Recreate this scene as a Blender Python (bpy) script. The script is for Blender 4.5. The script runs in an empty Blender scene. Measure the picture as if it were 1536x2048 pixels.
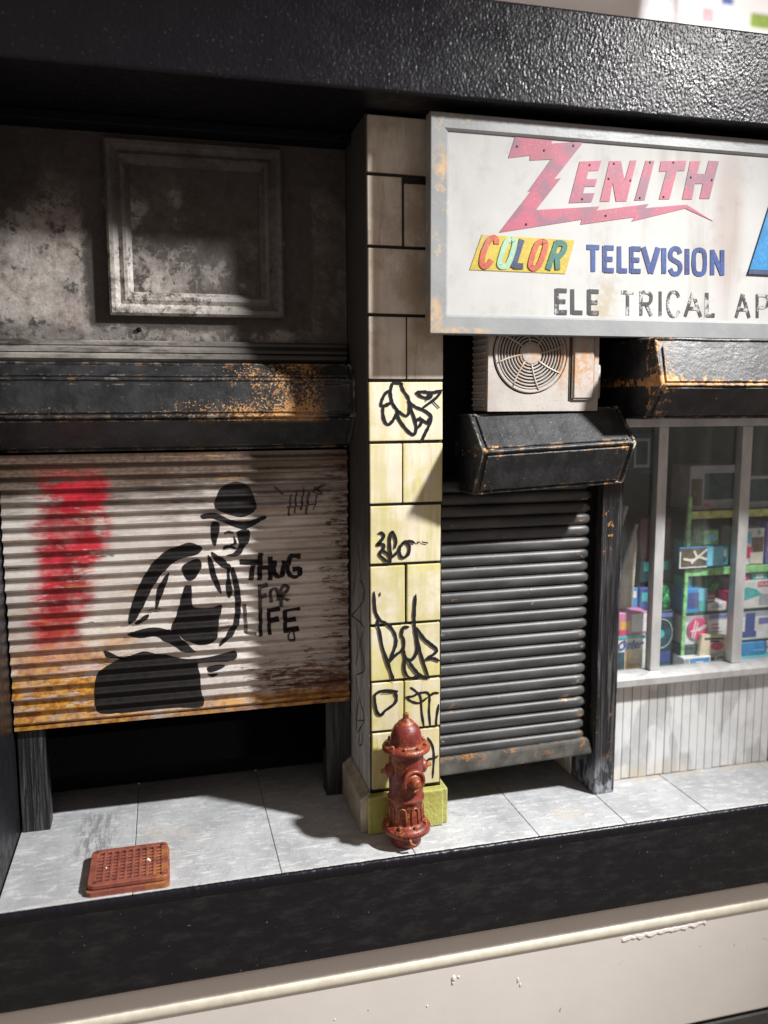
import bpy, bmesh, math, random
from mathutils import Vector, Matrix
random.seed(7)
C = bpy.context.scene.collection
SC = bpy.context.scene

# ---------------------------------------------------------------- camera
cam_d = bpy.data.cameras.new('camera')
cam = bpy.data.objects.new('camera', cam_d)
C.objects.link(cam)
SC.camera = cam
RX = Vector((0.9674413, -0.2530732, -0.0033491))
DN = Vector((-0.0359886, -0.1244538, -0.9915725))
FW = Vector((0.2505236, 0.9594088, -0.1295095))
mw = Matrix(((RX.x, -DN.x, -FW.x, -1.1073), (RX.y, -DN.y, -FW.y, -4.4692), (RX.z, -DN.z, -FW.z, 2.459), (0, 0, 0, 1)))
cam.matrix_world = mw
cam_d.sensor_fit = 'VERTICAL'
cam_d.sensor_height = 24.0
cam_d.lens = 1685.22 / 2048 * 24.0
cam_d.clip_start = 0.05
cam_d.clip_end = 200
cam_d.dof.use_dof = True
cam_d.dof.focus_distance = 4.75
cam_d.dof.aperture_fstop = 0.33

# ---------------------------------------------------------------- light
SC.view_settings.view_transform = 'Standard'
SC.view_settings.look = 'None'
SC.view_settings.exposure = 0.0
SC.view_settings.gamma = 1.0
world = bpy.data.worlds.new('World')
SC.world = world
world.use_nodes = True
bg = world.node_tree.nodes['Background']
bg.inputs[0].default_value = (1.0, 0.83, 0.73, 1)
bg.inputs[1].default_value = 0.29

def lamp(name, kind, loc, target, energy, color, **kw):
    d = bpy.data.lights.new(name, kind)
    d.energy = energy
    d.color = color
    for k, v in kw.items():
        setattr(d, k, v)
    o = bpy.data.objects.new(name, d)
    C.objects.link(o)
    o.location = loc
    o.rotation_euler = (Vector(target) - Vector(loc)).to_track_quat('-Z', 'Y').to_euler()
    return o

KEY = lamp('desk_lamp_light', 'SPOT', (4.38, -3.2, 6.27), (-4.5, 0.2, -4.0), 5750, (1.0, 0.985, 0.96),
           spot_size=math.radians(71), spot_blend=1.0, shadow_soft_size=0.21)
BACK_FILL = lamp('backdrop_fill', 'AREA', (3.2, 3.0, 4.0), (5.5, 7.0, 7.5), 640, (1.0, 0.97, 0.95), size=1.6)  # added fill hidden behind the beam, brightens the back wall

# ---------------------------------------------------------------- helpers
WL = {}

def loc_of(o):
    return WL.get(o.name, Vector((0, 0, 0)))

def add(name, me, mat=None, parent=None, org=None, smooth=False):
    """link one mesh given in world coordinates; its origin goes to org (bottom centre of its box by default)"""
    if org is None:
        xs = [v.co.x for v in me.vertices]; ys = [v.co.y for v in me.vertices]; zs = [v.co.z for v in me.vertices]
        org = Vector(((min(xs) + max(xs)) / 2, (min(ys) + max(ys)) / 2, min(zs)))
    org = Vector(org)
    me.transform(Matrix.Translation(-org))
    o = bpy.data.objects.new(name, me)
    C.objects.link(o)
    if mat is not None and not me.materials:
        me.materials.append(mat)
    if parent is not None:
        o.parent = parent
        o.location = org - loc_of(parent)
    else:
        o.location = org
    WL[o.name] = org
    if smooth:
        for p in me.polygons:
            p.use_smooth = True
    return o

def clone(o, parent, dloc):
    c = o.copy()
    C.objects.link(c)
    if parent is not None:
        c.parent = parent
    c.location = Vector(o.location) + Vector(dloc)
    WL[c.name] = loc_of(o) + Vector(dloc)
    return c

def tag(o, label, cat, group=None, kind=None):
    o['label'] = label
    o['category'] = cat
    if group: o['group'] = group
    if kind: o['kind'] = kind
    return o

def thing(name, loc, label, cat, group=None):
    o = bpy.data.objects.new(name, None)
    o.empty_display_size = 0.1
    C.objects.link(o)
    o.location = loc
    WL[o.name] = Vector(loc)
    return tag(o, label, cat, group)

def struct(o):
    o['kind'] = 'structure'
    return o

def fin(bm, smooth_angle=None):
    bmesh.ops.recalc_face_normals(bm, faces=bm.faces[:])
    me = bpy.data.meshes.new('mesh')
    bm.to_mesh(me)
    bm.free()
    return me

def box_into(bm, x0, x1, y0, y1, z0, z1, bev=0.0, seg=1):
    vs = [bm.verts.new((x, y, z)) for x in (x0, x1) for y in (y0, y1) for z in (z0, z1)]
    idx = ((0, 1, 3, 2), (4, 6, 7, 5), (0, 4, 5, 1), (2, 3, 7, 6), (0, 2, 6, 4), (1, 5, 7, 3))
    fs = [bm.faces.new([vs[i] for i in f]) for f in idx]
    if bev > 0:
        es = list({e for f in fs for e in f.edges})
        bmesh.ops.bevel(bm, geom=es, offset=bev, segments=seg, affect='EDGES', profile=0.6)

def box(name, d, mat, parent=None, bev=0.004, seg=1):
    bm = bmesh.new()
    box_into(bm, *d, bev=bev, seg=seg)
    return add(name, fin(bm), mat, parent)

def prism_x(bm, prof, x0, x1):
    """closed profile [(y,z)...] extruded along x"""
    a = [bm.verts.new((x0, y, z)) for y, z in prof]
    b = [bm.verts.new((x1, y, z)) for y, z in prof]
    n = len(prof)
    for i in range(n):
        bm.faces.new((a[i], a[(i + 1) % n], b[(i + 1) % n], b[i]))
    bm.faces.new(a[::-1]); bm.faces.new(b)

def prism_poly(bm, pts, y0, y1):
    """polygon [(x,z)...] extruded along y"""
    a = [bm.verts.new((x, y0, z)) for x, z in pts]
    b = [bm.verts.new((x, y1, z)) for x, z in pts]
    n = len(pts)
    for i in range(n):
        bm.faces.new((a[i], a[(i + 1) % n], b[(i + 1) % n], b[i]))
    fa = bm.faces.new(a[::-1]); fb = bm.faces.new(b)
    bm.normal_update()
    bmesh.ops.triangulate(bm, faces=[fa, fb])

def lathe(bm, prof, cx, cy, n=40, ang0=0.0):
    rings = []
    for r, z in prof:
        rings.append([bm.verts.new((cx + r * math.cos(2 * math.pi * i / n + ang0), cy + r * math.sin(2 * math.pi * i / n + ang0), z)) for i in range(n)])
    for a, b in zip(rings, rings[1:]):
        for i in range(n):
            bm.faces.new((a[i], a[(i + 1) % n], b[(i + 1) % n], b[i]))
    bm.faces.new(rings[0][::-1]); bm.faces.new(rings[-1])

def tube(bm, pts, r, n=8, closed=False, up=Vector((0, 1, 0))):
    P = [Vector(p) for p in pts]
    m = len(P)
    rings = []
    for i in range(m):
        a = P[(i - 1) % m] if (closed or i > 0) else P[i]
        b = P[(i + 1) % m] if (closed or i < m - 1) else P[i]
        t = (b - a).normalized()
        s = t.cross(up)
        if s.length < 1e-4: s = t.cross(Vector((1, 0, 0)))
        s.normalize(); u = s.cross(t).normalized()
        rings.append([bm.verts.new(P[i] + s * (r * math.cos(2 * math.pi * k / n)) + u * (r * math.sin(2 * math.pi * k / n))) for k in range(n)])
    for i in range(m if closed else m - 1):
        A, B = rings[i], rings[(i + 1) % m]
        for k in range(n):
            bm.faces.new((A[k], A[(k + 1) % n], B[(k + 1) % n], B[k]))
    if not closed:
        bm.faces.new(rings[0][::-1]); bm.faces.new(rings[-1])

def smooth_line(pts, sub=4):
    """Catmull-Rom through 2D points"""
    if len(pts) < 3: return [Vector(p) for p in pts]
    P = [Vector(p) for p in pts]
    P = [P[0] * 2 - P[1]] + P + [P[-1] * 2 - P[-2]]
    out = []
    for i in range(1, len(P) - 2):
        for k in range(sub):
            t = k / sub
            a, b, c, d = P[i - 1], P[i], P[i + 1], P[i + 2]
            out.append(0.5 * ((2 * b) + (c - a) * t + (2 * a - 5 * b + 4 * c - d) * t * t + (3 * b - a - 3 * c + d) * t ** 3))
    out.append(P[-2])
    return out

def ribbon2d(pts, w, jit=0.0, taper=False, cap=True):
    """outline polygon of a brush stroke in 2D; list of quads"""
    P = [Vector(p) for p in pts]
    L, R = [], []
    n = len(P)
    ww = w
    for i in range(n):
        a = P[max(i - 1, 0)]; b = P[min(i + 1, n - 1)]
        t = b - a
        if t.length < 1e-6: t = Vector((1, 0))
        t.normalize()
        nrm = Vector((-t.y, t.x))
        ww = w * (1 + random.uniform(-jit, jit))
        if taper and (i == 0 or i == n - 1): ww *= 0.45
        q = P[i]
        if cap and i == 0: q = q - t * w * 0.3
        if cap and i == n - 1: q = q + t * w * 0.3
        L.append(q + nrm * ww / 2); R.append(q - nrm * ww / 2)
    return L, R

def strokes_mesh(strokes, w, place, jit=0.15, sub=4, taper=True, step=0.0002):
    """paint strokes as thin ribbons; place(p2, lift) -> 3D"""
    bm = bmesh.new()
    for k, s in enumerate(strokes):
        L, R = ribbon2d(smooth_line(s, sub) if sub > 1 else [Vector(p) for p in s], w, jit, taper)
        lift = k * step
        a = [bm.verts.new(place(p, lift)) for p in L]
        b = [bm.verts.new(place(p, lift)) for p in R]
        for i in range(len(a) - 1):
            bm.faces.new((a[i], a[i + 1], b[i + 1], b[i]))
    me = bpy.data.meshes.new('mesh'); bm.to_mesh(me); bm.free()
    return me

def grain_sheet(name, x0, x1, z0, z1, y, dx, dz, amp, mat, parent, edge=.012):
    """front face of a board with hardened paint grain as real relief; its rim turns back to the board"""
    nx = int((x1 - x0) / dx); nz = int((z1 - z0) / dz)
    bm = bmesh.new(); rows = []
    for j in range(nz + 1):
        r = []
        for i in range(nx + 1):
            k = 0.0
            if j in (0, nz): k = edge
            elif j in (1, nz - 1): k = edge * .25
            a = amp * (1.6 if j in (1, nz - 1) and amp > .001 else 1.0)
            r.append(bm.verts.new((x0 + (x1 - x0) * (i + random.uniform(-.35, .35)) / nx, y + k + random.gauss(0, a), z0 + (z1 - z0) * (j + (random.uniform(-.3, .3) if 0 < j < nz else 0)) / nz)))
        rows.append(r)
    for a, b in zip(rows, rows[1:]):
        for i in range(nx): bm.faces.new((a[i], a[i + 1], b[i + 1], b[i]))
    me = bpy.data.meshes.new('mesh'); bm.to_mesh(me); bm.free()
    return add(name, me, mat, parent, smooth=True)

# ---------------------------------------------------------------- materials
class Mat:
    def __init__(s, name):
        s.m = bpy.data.materials.new(name)
        s.m.use_nodes = True
        s.t = s.m.node_tree
        s.t.nodes.clear()
        s.out = s.t.nodes.new('ShaderNodeOutputMaterial')
        s.geo = s.t.nodes.new('ShaderNodeNewGeometry')
        s.sep = s.t.nodes.new('ShaderNodeSeparateXYZ')
        s.t.links.new(s.geo.outputs['Position'], s.sep.inputs[0])
    def lk(s, a, b):
        if isinstance(a, (int, float)): b.default_value = a
        elif isinstance(a, tuple): b.default_value = (*a, 1) if len(a) == 3 else a
        else: s.t.links.new(a, b)
    def ax(s, i): return s.sep.outputs[i]
    def math(s, op, a, b=0.0, clamp=False):
        n = s.t.nodes.new('ShaderNodeMath'); n.operation = op; n.use_clamp = clamp
        s.lk(a, n.inputs[0]); s.lk(b, n.inputs[1]); return n.outputs[0]
    def mul(s, a, b): return s.math('MULTIPLY', a, b)
    def addm(s, a, b): return s.math('ADD', a, b)
    def sub(s, a, b): return s.math('SUBTRACT', a, b)
    def mx(s, a, b): return s.math('MAXIMUM', a, b)
    def mn(s, a, b): return s.math('MINIMUM', a, b)
    def inv(s, a): return s.math('SUBTRACT', 1.0, a)
    def vec(s, st=(1, 1, 1), off=(0, 0, 0)):
        n = s.t.nodes.new('ShaderNodeMapping'); n.vector_type = 'POINT'
        s.lk(s.geo.outputs['Position'], n.inputs['Vector'])
        n.inputs['Scale'].default_value = st; n.inputs['Location'].default_value = off
        return n.outputs[0]
    def noise(s, scale, det=4, rough=0.6, st=(1, 1, 1), off=(0, 0, 0), dist=0.0):
        n = s.t.nodes.new('ShaderNodeTexNoise')
        s.lk(s.vec(st, off), n.inputs['Vector'])
        n.inputs['Scale'].default_value = scale; n.inputs['Detail'].default_value = det
        n.inputs['Roughness'].default_value = rough; n.inputs['Distortion'].default_value = dist
        return n.outputs['Fac']
    def voro(s, scale, st=(1, 1, 1), feat='F1', rnd=1.0):
        n = s.t.nodes.new('ShaderNodeTexVoronoi'); n.feature = feat
        s.lk(s.vec(st), n.inputs['Vector']); n.inputs['Scale'].default_value = scale
        n.inputs['Randomness'].default_value = rnd
        return n.outputs['Distance']
    def rng(s, v, a, b, c=0.0, d=1.0, smooth=True):
        n = s.t.nodes.new('ShaderNodeMapRange'); n.interpolation_type = 'SMOOTHSTEP' if smooth else 'LINEAR'
        n.clamp = True
        s.lk(v, n.inputs[0])
        for i, q in enumerate((a, b, c, d)): n.inputs[1 + i].default_value = q
        return n.outputs[0]
    def mix(s, f, a, b):
        n = s.t.nodes.new('ShaderNodeMix'); n.data_type = 'RGBA'
        s.lk(f, n.inputs[0]); s.lk(a, n.inputs[6]); s.lk(b, n.inputs[7])
        return n.outputs[2]
    def blob(s, cx, cz, rx, rz, soft=0.35):
        """soft painted spot in the x-z plane"""
        dx = s.math('DIVIDE', s.sub(s.ax(0), cx), rx); dz = s.math('DIVIDE', s.sub(s.ax(2), cz), rz)
        d = s.math('SQRT', s.addm(s.mul(dx, dx), s.mul(dz, dz)))
        return s.rng(d, 1 - soft, 1 + soft, 1, 0)
    def inbox(s, x0, x1, z0, z1, e=0.02, i=0, j=2):
        a = s.mul(s.rng(s.ax(i), x0 - e, x0 + e), s.rng(s.ax(i), x1 - e, x1 + e, 1, 0))
        b = s.mul(s.rng(s.ax(j), z0 - e, z0 + e), s.rng(s.ax(j), z1 - e, z1 + e, 1, 0))
        return s.mul(a, b)
    def edge(s, radius=0.012, lo=0.02, hi=0.25, samples=4):
        b = s.t.nodes.new('ShaderNodeBevel'); b.samples = samples; b.inputs['Radius'].default_value = radius
        d = s.t.nodes.new('ShaderNodeVectorMath'); d.operation = 'DOT_PRODUCT'
        s.lk(b.outputs[0], d.inputs[0]); s.lk(s.geo.outputs['True Normal'], d.inputs[1])
        return s.rng(s.inv(d.outputs['Value']), lo, hi)
    def bump(s, h, strength, dist=0.01, prev=None):
        n = s.t.nodes.new('ShaderNodeBump')
        n.inputs['Strength'].default_value = strength; n.inputs['Distance'].default_value = dist
        s.lk(h, n.inputs['Height'])
        if prev is not None: s.t.links.new(prev, n.inputs['Normal'])
        return n.outputs[0]
    def end(s, col, rough=0.5, metal=0.0, nrm=None, spec=0.5, coat=0.0):
        p = s.t.nodes.new('ShaderNodeBsdfPrincipled')
        s.lk(col, p.inputs['Base Color']); s.lk(rough, p.inputs['Roughness']); s.lk(metal, p.inputs['Metallic'])
        p.inputs['Specular IOR Level'].default_value = spec
        p.inputs['Coat Weight'].default_value = coat
        if nrm is not None: s.t.links.new(nrm, p.inputs['Normal'])
        s.t.links.new(p.outputs[0], s.out.inputs[0])
        return s.m

def flat_paint(name, col, rough=0.5, var=0.15, scale=30, metal=0.0, bump=0.1, spec=0.5):
    m = Mat(name)
    n = m.noise(scale, 5)
    c = m.mix(m.rng(n, .3, .7), tuple(q * (1 - var) for q in col), tuple(min(1, q * (1 + var)) for q in col))
    return m.end(c, rough, metal, m.bump(m.noise(scale * 3, 3), bump, 0.004), spec)

def black_rough(name, scale, strength, rough, dist=0.012, base=(0.012, 0.012, 0.015), spec=0.3):
    m = Mat(name)
    h = m.addm(m.noise(scale, 2, 0.5), m.mul(m.noise(scale * 0.35, 3), 0.8))
    n1 = m.bump(h, strength, dist)
    sp = m.rng(m.noise(scale * 2.2, 1, 0.5, off=(3, 1, 7)), .73, .80)
    c = m.mix(m.mul(sp, 0.35), base, (0.16, 0.16, 0.17))
    return m.end(c, m.rng(m.noise(scale * 0.5, 3), .3, .7, rough - .08, rough + .12), 0, n1, spec)

def beam_mat(name, rough, base, spec):
    m = Mat(name)
    sp = m.rng(m.noise(80, 1, .5, off=(3, 1, 7)), .73, .79)
    c = m.mix(m.mul(sp, .5), base, (0.20, 0.20, 0.22))
    return m.end(c, m.rng(m.noise(6, 3), .3, .7, rough - .05, rough + .07), 0, m.bump(m.noise(150, 2), .25, .004), spec)
M_BEAM = beam_mat('textured_black_paint', .30, (0.008, 0.008, 0.012), .30)
def brush_mat():
    m = Mat('brushed_charcoal_paint')
    g = m.noise(16, 6, .75, st=(.35, 1, 1))
    c = m.mix(m.rng(g, .45, .72), (0.008, 0.008, 0.010), (0.024, 0.024, 0.025))
    sp = m.rng(m.noise(60, 1, .5, off=(9, 1, 4)), .785, .81)
    c = m.mix(m.mul(sp, .5), c, (.30, .30, .30))
    return m.end(c, m.rng(g, .3, .7, .36, .52), 0, m.bump(g, .25, .006), .35)
M_BRUSH = brush_mat()
M_BASE = black_rough('brushed_black_paint', 26, 0.35, 0.42, 0.01, (0.007, 0.007, 0.009), 0.22)
M_SHADOW_BOARD = flat_paint('shadow_board_black', (.002, .002, .002), 1.0, .1, spec=0.0)  # flat black for the added shadow board
M_BLACK = black_rough('matt_black_paint', 40, 0.25, 0.6, 0.006, (0.007, 0.007, 0.009), 0.10)

def wood_black(name, chips):
    m = Mat(name)
    g = m.noise(30, 5, 0.7, st=(1.6, 1.6, 0.06), dist=0.6)
    n = m.bump(g, 0.9, 0.02)
    c = m.mix(m.rng(g, .45, .7), (0.010, 0.010, 0.012), (0.10, 0.10, 0.104))
    if chips:
        low = m.rng(m.ax(2), 0.04, 0.28, 1, 0)
        k = m.mul(low, m.rng(m.noise(16, 5, .7, st=(1, 1, .4)), .44, .56))
        c = m.mix(k, c, (0.36, 0.38, 0.42))
        o = m.mul(m.rng(m.noise(24, 4, .7), .60, .66), m.rng(m.noise(1.6, 2), .5, .6))
        c = m.mix(o, c, (0.38, 0.18, 0.06))
        w = m.mul(m.rng(m.edge(0.012), .3, .6), m.rng(m.noise(7, 4, .7, st=(1, 1, .5)), .56, .62))
        c = m.mix(w, c, (0.45, 0.45, 0.43))
    return m.end(c, 0.42, 0, n)
M_WOOD = wood_black('black_stained_wood', True)
M_WOOD2 = wood_black('black_stained_wood_plain', False)

# sooty plaster of the fascia above the left shutter, shade painted into its soot
def fascia_mat():
    m = Mat('soot_shade_plaster')
    big = m.noise(2.1, 6, 0.62, off=(2, 0, 5)); fine = m.noise(22, 6, 0.7)
    c = m.mix(m.rng(fine, .3, .7), (0.40, 0.365, 0.34), (0.64, 0.60, 0.565))
    c = m.mix(m.mul(m.rng(m.noise(4.5, 5), .5, .68), .55), c, (0.38, 0.30, 0.28))
    soot = (0.030, 0.025, 0.023)  # one colour for real soot and for the painted shade
    wob = m.mul(m.sub(m.noise(5, 6, .7), .5), .20)
    x = m.addm(m.ax(0), wob); z = m.addm(m.ax(2), wob)
    def bx(x0, x1, z0, z1, e):
        a = m.mul(m.rng(x, x0 - e, x0 + e), m.rng(x, x1 - e, x1 + e, 1, 0))
        return m.mul(a, m.mul(m.rng(z, z0 - e, z0 + e), m.rng(z, z1 - e, z1 + e, 1, 0)))
    band = bx(-1.50, -0.22, 2.84, 4.2, 0.035)
    field = bx(-1.345, -0.43, 2.955, 3.85, 0.01)
    outer = m.mul(band, m.inv(field))
    k = m.mul(outer, 0.93)
    # square field: blotchy soot, with shade painted in above and to the right
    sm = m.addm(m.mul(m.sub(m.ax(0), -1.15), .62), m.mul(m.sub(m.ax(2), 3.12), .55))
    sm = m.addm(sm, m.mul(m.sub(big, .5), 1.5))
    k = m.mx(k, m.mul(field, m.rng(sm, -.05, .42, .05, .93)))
    k = m.mx(k, m.mul(m.rng(m.addm(m.ax(2), m.mul(m.sub(big, .5), .7)), 3.28, 3.66), .94))  # beam shade painted in, darker towards the top
    k = m.mx(k, m.mul(m.rng(x, -.62, -.30), .80))  # pillar shade painted in towards the right
    k = m.mx(k, m.mul(m.rng(m.noise(2.6, 5, .65, off=(8, 2, 1)), .46, .66), .68))
    k = m.mx(k, m.mul(m.rng(m.addm(m.ax(2), m.mul(m.sub(big, .5), .5)), 2.84, 2.96, 1, 0), .6))
    k = m.mx(k, m.mul(m.rng(m.noise(38, 5, .75), .58, .70), .8))
    gn = m.noise(11, 8, .82, off=(1, 7, 3)); vs = m.noise(16, 6, .75, st=(1, 1, .14), off=(4, 1, 1))
    k = m.mx(k, m.mul(m.rng(m.addm(gn, m.mul(k, .22)), .56, .66), .88))
    k = m.mx(k, m.mul(m.rng(m.addm(vs, m.mul(k, .15)), .60, .72), .7))
    c = m.mix(m.mul(m.rng(m.noise(6, 6, .75, off=(6, 6, 1)), .50, .64), .5), c, (.20, .135, .115))
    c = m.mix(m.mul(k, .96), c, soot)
    n = m.bump(m.addm(fine, m.mul(big, .6)), 0.5, 0.012)
    return m.end(c, m.rng(fine, .3, .7, .55, .8), 0, n, 0.12)
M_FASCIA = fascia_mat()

def frame_mat():
    m = Mat('worn_shaded_moulding_paint')
    fine = m.noise(26, 6, 0.7)
    c = m.mix(m.rng(fine, .3, .7), (0.42, 0.40, 0.375), (0.78, 0.74, 0.70))
    k = m.rng(m.noise(6.5, 6, .72, off=(1, 4, 2)), .46, .66)
    k = m.mx(k, m.mul(m.rng(m.addm(m.ax(2), m.mul(fine, .4)), 3.30, 3.75), .93))  # shade put into the colour of the upper rails
    k = m.mx(k, m.mul(m.rng(m.addm(m.ax(0), m.mul(fine, .4)), -.75, -.35), .88))  # painted shade again, towards the right rail
    k = m.mx(k, m.mul(m.rng(m.noise(13, 8, .82, off=(2, 2, 5)), .50, .60), .9))
    c = m.mix(m.mul(m.rng(m.noise(5, 5, .7), .48, .62), .5), c, (.22, .16, .13))
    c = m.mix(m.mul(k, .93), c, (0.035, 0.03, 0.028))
    return m.end(c, 0.55, 0, m.bump(fine, 0.5, 0.01), 0.2)
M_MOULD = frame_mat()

def ledge_mat():
    m = Mat('streaked_ledge_paint')
    g = m.noise(12, 6, .7, st=(.22, 1, 1))
    c = m.mix(m.rng(g, .35, .65), (0.05, 0.045, 0.04), (0.36, 0.34, 0.31))
    c = m.mix(m.rng(m.addm(m.ax(0), m.mul(g, .5)), -1.0, -.1), c, (0.03, 0.027, 0.025))  # darker towards the right
    return m.end(c, .42, 0, m.bump(m.noise(30, 4), .4, .008), .5)
M_LEDGE = ledge_mat()

# black metal shutter housings with chipped rust
def hood_mat(name, rust):
    m = Mat(name)
    fine = m.noise(60, 4, .7); c = m.mix(m.rng(m.noise(7, 5), .35, .65), (0.011, 0.012, 0.014), (0.032, 0.034, 0.038))
    c = m.mix(m.mul(m.rng(m.noise(70, 2, .6), .70, .76), .6), c, (.30, .30, .30))
    k = rust(m, fine)
    rc = m.mix(m.rng(m.noise(24, 4), .35, .65), (0.40, 0.18, 0.05), (0.55, 0.32, 0.13))
    c = m.mix(k, c, rc)
    ew = m.mul(m.edge(.014), m.rng(m.noise(11, 5, .75), .50, .60))
    c = m.mix(ew, c, m.mix(m.rng(m.noise(5, 2), .45, .55), (.55, .52, .46), (.55, .33, .16)))
    h = m.noise(38, 4, .6)
    return m.end(c, m.addm(m.rng(m.noise(5, 3), .3, .7, .40, .56), m.mul(k, .2)), 0, m.bump(h, .35, .008), .5)

def rust_left(m, f):
    n = m.addm(m.mul(m.noise(75, 4, .75), .72), m.mul(m.noise(9, 4, .7), .28)); g = m.rng(m.ax(0), -1.25, -.22)
    gl = m.rng(m.ax(0), -.30, -.18, 1, 0)
    low = m.rng(m.ax(2), 2.39, 2.52, .075, 0)
    th = m.addm(m.addm(n, m.mul(g, .165)), low)
    a = m.rng(th, .655, .71)
    return m.mul(m.mul(a, gl), m.rng(m.ax(2), 2.34, 2.37))
def rust_mid(m, f):
    n = m.noise(26, 5, .75)
    c1 = m.mx(m.blob(.60, 2.19, .08, .05, .6), m.mx(m.blob(1.36, 2.21, .08, .05, .6), m.mx(m.blob(.6, 1.97, .06, .05, .6), m.blob(1.36, 2.0, .06, .05, .6))))
    return m.rng(m.addm(n, m.mul(c1, .13)), .675, .72)
def rust_right(m, f):
    n = m.noise(26, 5, .75)
    low = m.mul(m.rng(m.ax(2), 2.55, 2.62, .20, 0), m.rng(m.ax(2), 2.535, 2.545))
    lf = m.mul(m.rng(m.ax(0), 1.56, 1.64, .12, 0), m.rng(m.ax(1), -.26, -.28))
    fade = m.rng(m.ax(0), 1.9, 2.4, 0, .09)
    return m.rng(m.sub(m.addm(n, m.addm(low, lf)), fade), .655, .72)
M_HOODL = hood_mat('rusty_black_hood_paint', rust_left)
M_HOODM = hood_mat('chipped_black_hood_paint', rust_mid)
M_HOODR = hood_mat('edge_rusted_black_hood_paint', rust_right)

# painted left roller shutter
def shutterL_mat():
    m = Mat('rusty_painted_shutter_metal')
    fine = m.noise(34, 5, .7); st = m.noise(9, 6, .7, st=(.35, 1, 1.6))
    c = m.mix(m.rng(m.noise(5, 4, st=(.4, 1, 1)), .3, .7), (0.46, 0.41, 0.38), (0.74, 0.70, 0.66))
    # black sooty rubs at the top
    t = m.mul(m.rng(m.addm(m.ax(2), m.mul(m.sub(st, .5), .9)), 1.75, 2.1), m.rng(m.ax(0), -.9, -.2, 1, .35))
    c = m.mix(m.mul(m.mx(t, m.mul(m.rng(st, .60, .68), m.rng(m.ax(0), -.8, -.5, 1, 0))), .85), c, (0.05, 0.04, 0.035))
    gr = m.rng(m.addm(m.ax(2), m.mul(m.sub(m.noise(7, 6, .75, st=(.22, 1, 2.0), off=(3, 1, 1)), .5), .75)), 1.80, 2.12)
    c = m.mix(m.mul(gr, .8), c, m.mix(m.rng(fine, .35, .65), (0.085, 0.05, 0.035), (0.16, 0.105, 0.075)))
    # red spray cloud
    wx = m.mul(m.sub(m.noise(3.2, 3), .5), .3)
    zz = m.ax(2)
    xr = m.addm(m.ax(0), wx)
    rx = m.math('ABSOLUTE', m.sub(xr, m.addm(-1.66, m.mul(m.math('SINE', m.mul(zz, 4.2)), .06))))
    rxx = m.addm(rx, m.mul(m.sub(m.noise(9, 6, .75, st=(.5, 1, 2.4), off=(5, 0, 2)), .5), .26))
    r = m.mul(m.rng(rxx, .10, .215, 1, 0), m.rng(m.noise(5, 6, .72, st=(.7, 1, 2.2), off=(2, 0, 7)), .34, .46))
    r = m.mul(r, m.mul(m.rng(zz, .86, 1.2), m.rng(zz, 1.98, 2.16, 1, 0)))
    r = m.mul(r, m.rng(m.noise(7, 4), .25, .55, .55, 1))
    c = m.mix(m.mul(r, .95), c, m.mix(m.rng(m.noise(8, 4), .4, .6), (0.34, 0.006, 0.016), (0.56, 0.012, 0.035)))
    # orange rust bottom left
    zr = m.addm(m.ax(2), m.mul(m.sub(st, .5), .7))
    o = m.mul(m.rng(zr, .84, 1.26, 1, 0), m.rng(m.addm(m.ax(0), m.mul(m.sub(fine, .5), .4)), -1.42, -1.15, 1, 0))
    o = m.mul(o, m.rng(m.noise(14, 6, .78, st=(.35, 1, 2.2)), .42, .50))
    oc = m.mix(m.rng(m.noise(20, 5, .7), .4, .6), (0.66, 0.34, 0.05), (0.34, 0.13, 0.03))
    ob = m.mul(m.rng(m.addm(m.ax(2), m.mul(m.sub(m.noise(16, 6, .75, st=(.4, 1, 1)), .5), .22)), .665, .76, 1, 0), m.rng(m.noise(11, 5, .8, st=(.5, 1, 1)), .36, .52))
    o = m.mx(o, m.mul(ob, .8))
    # brown rust bottom right and right margin
    b1 = m.mul(m.rng(zr, .70, 1.12, 1, 0), m.rng(m.ax(0), -.95, -.35))
    b2 = m.rng(m.addm(m.ax(0), m.mul(m.sub(st, .5), .5)), -.33, -.08)
    bb = m.mx(b1, m.mul(b2, .62))
    b = m.mul(m.rng(m.addm(m.noise(24, 6, .8, st=(.35, 1, 2.2)), m.mul(bb, .21)), .61, .68), .95)
    c = m.mix(m.mul(b, m.rng(bb, 0, .15)), c, m.mix(m.rng(fine, .4, .6), (0.17, 0.06, 0.025), (0.07, 0.028, 0.016)))
    c = m.mix(o, c, oc)
    # specks everywhere
    s = m.mul(m.rng(m.noise(48, 4, .7, off=(4, 4, 9)), .68, .72), .8)
    c = m.mix(s, c, (0.20, 0.10, 0.045))
    o2 = m.mul(m.rng(m.noise(8, 6, .8, st=(.25, 1, 2.0), off=(9, 3, 3)), .56, .66), .6)
    c = m.mix(o2, c, (0.50, 0.30, 0.11))
    return m.end(c, m.rng(fine, .3, .7, .26, .48), 0.35, m.bump(m.noise(40, 4), .22, .006), .6)
M_SHL = shutterL_mat()
M_STENCIL = flat_paint('stencil_black_paint', (0.012, 0.010, 0.011), 0.5, .3, 25, spec=.25)
def faded_mat():
    m = Mat('washed_black_paint')
    n = m.noise(30, 5, .75)
    return m.end(m.mix(m.rng(n, .4, .62), (0.025, 0.02, 0.02), (0.13, .11, .105)), .45)
M_FADE = faded_mat()

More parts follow.
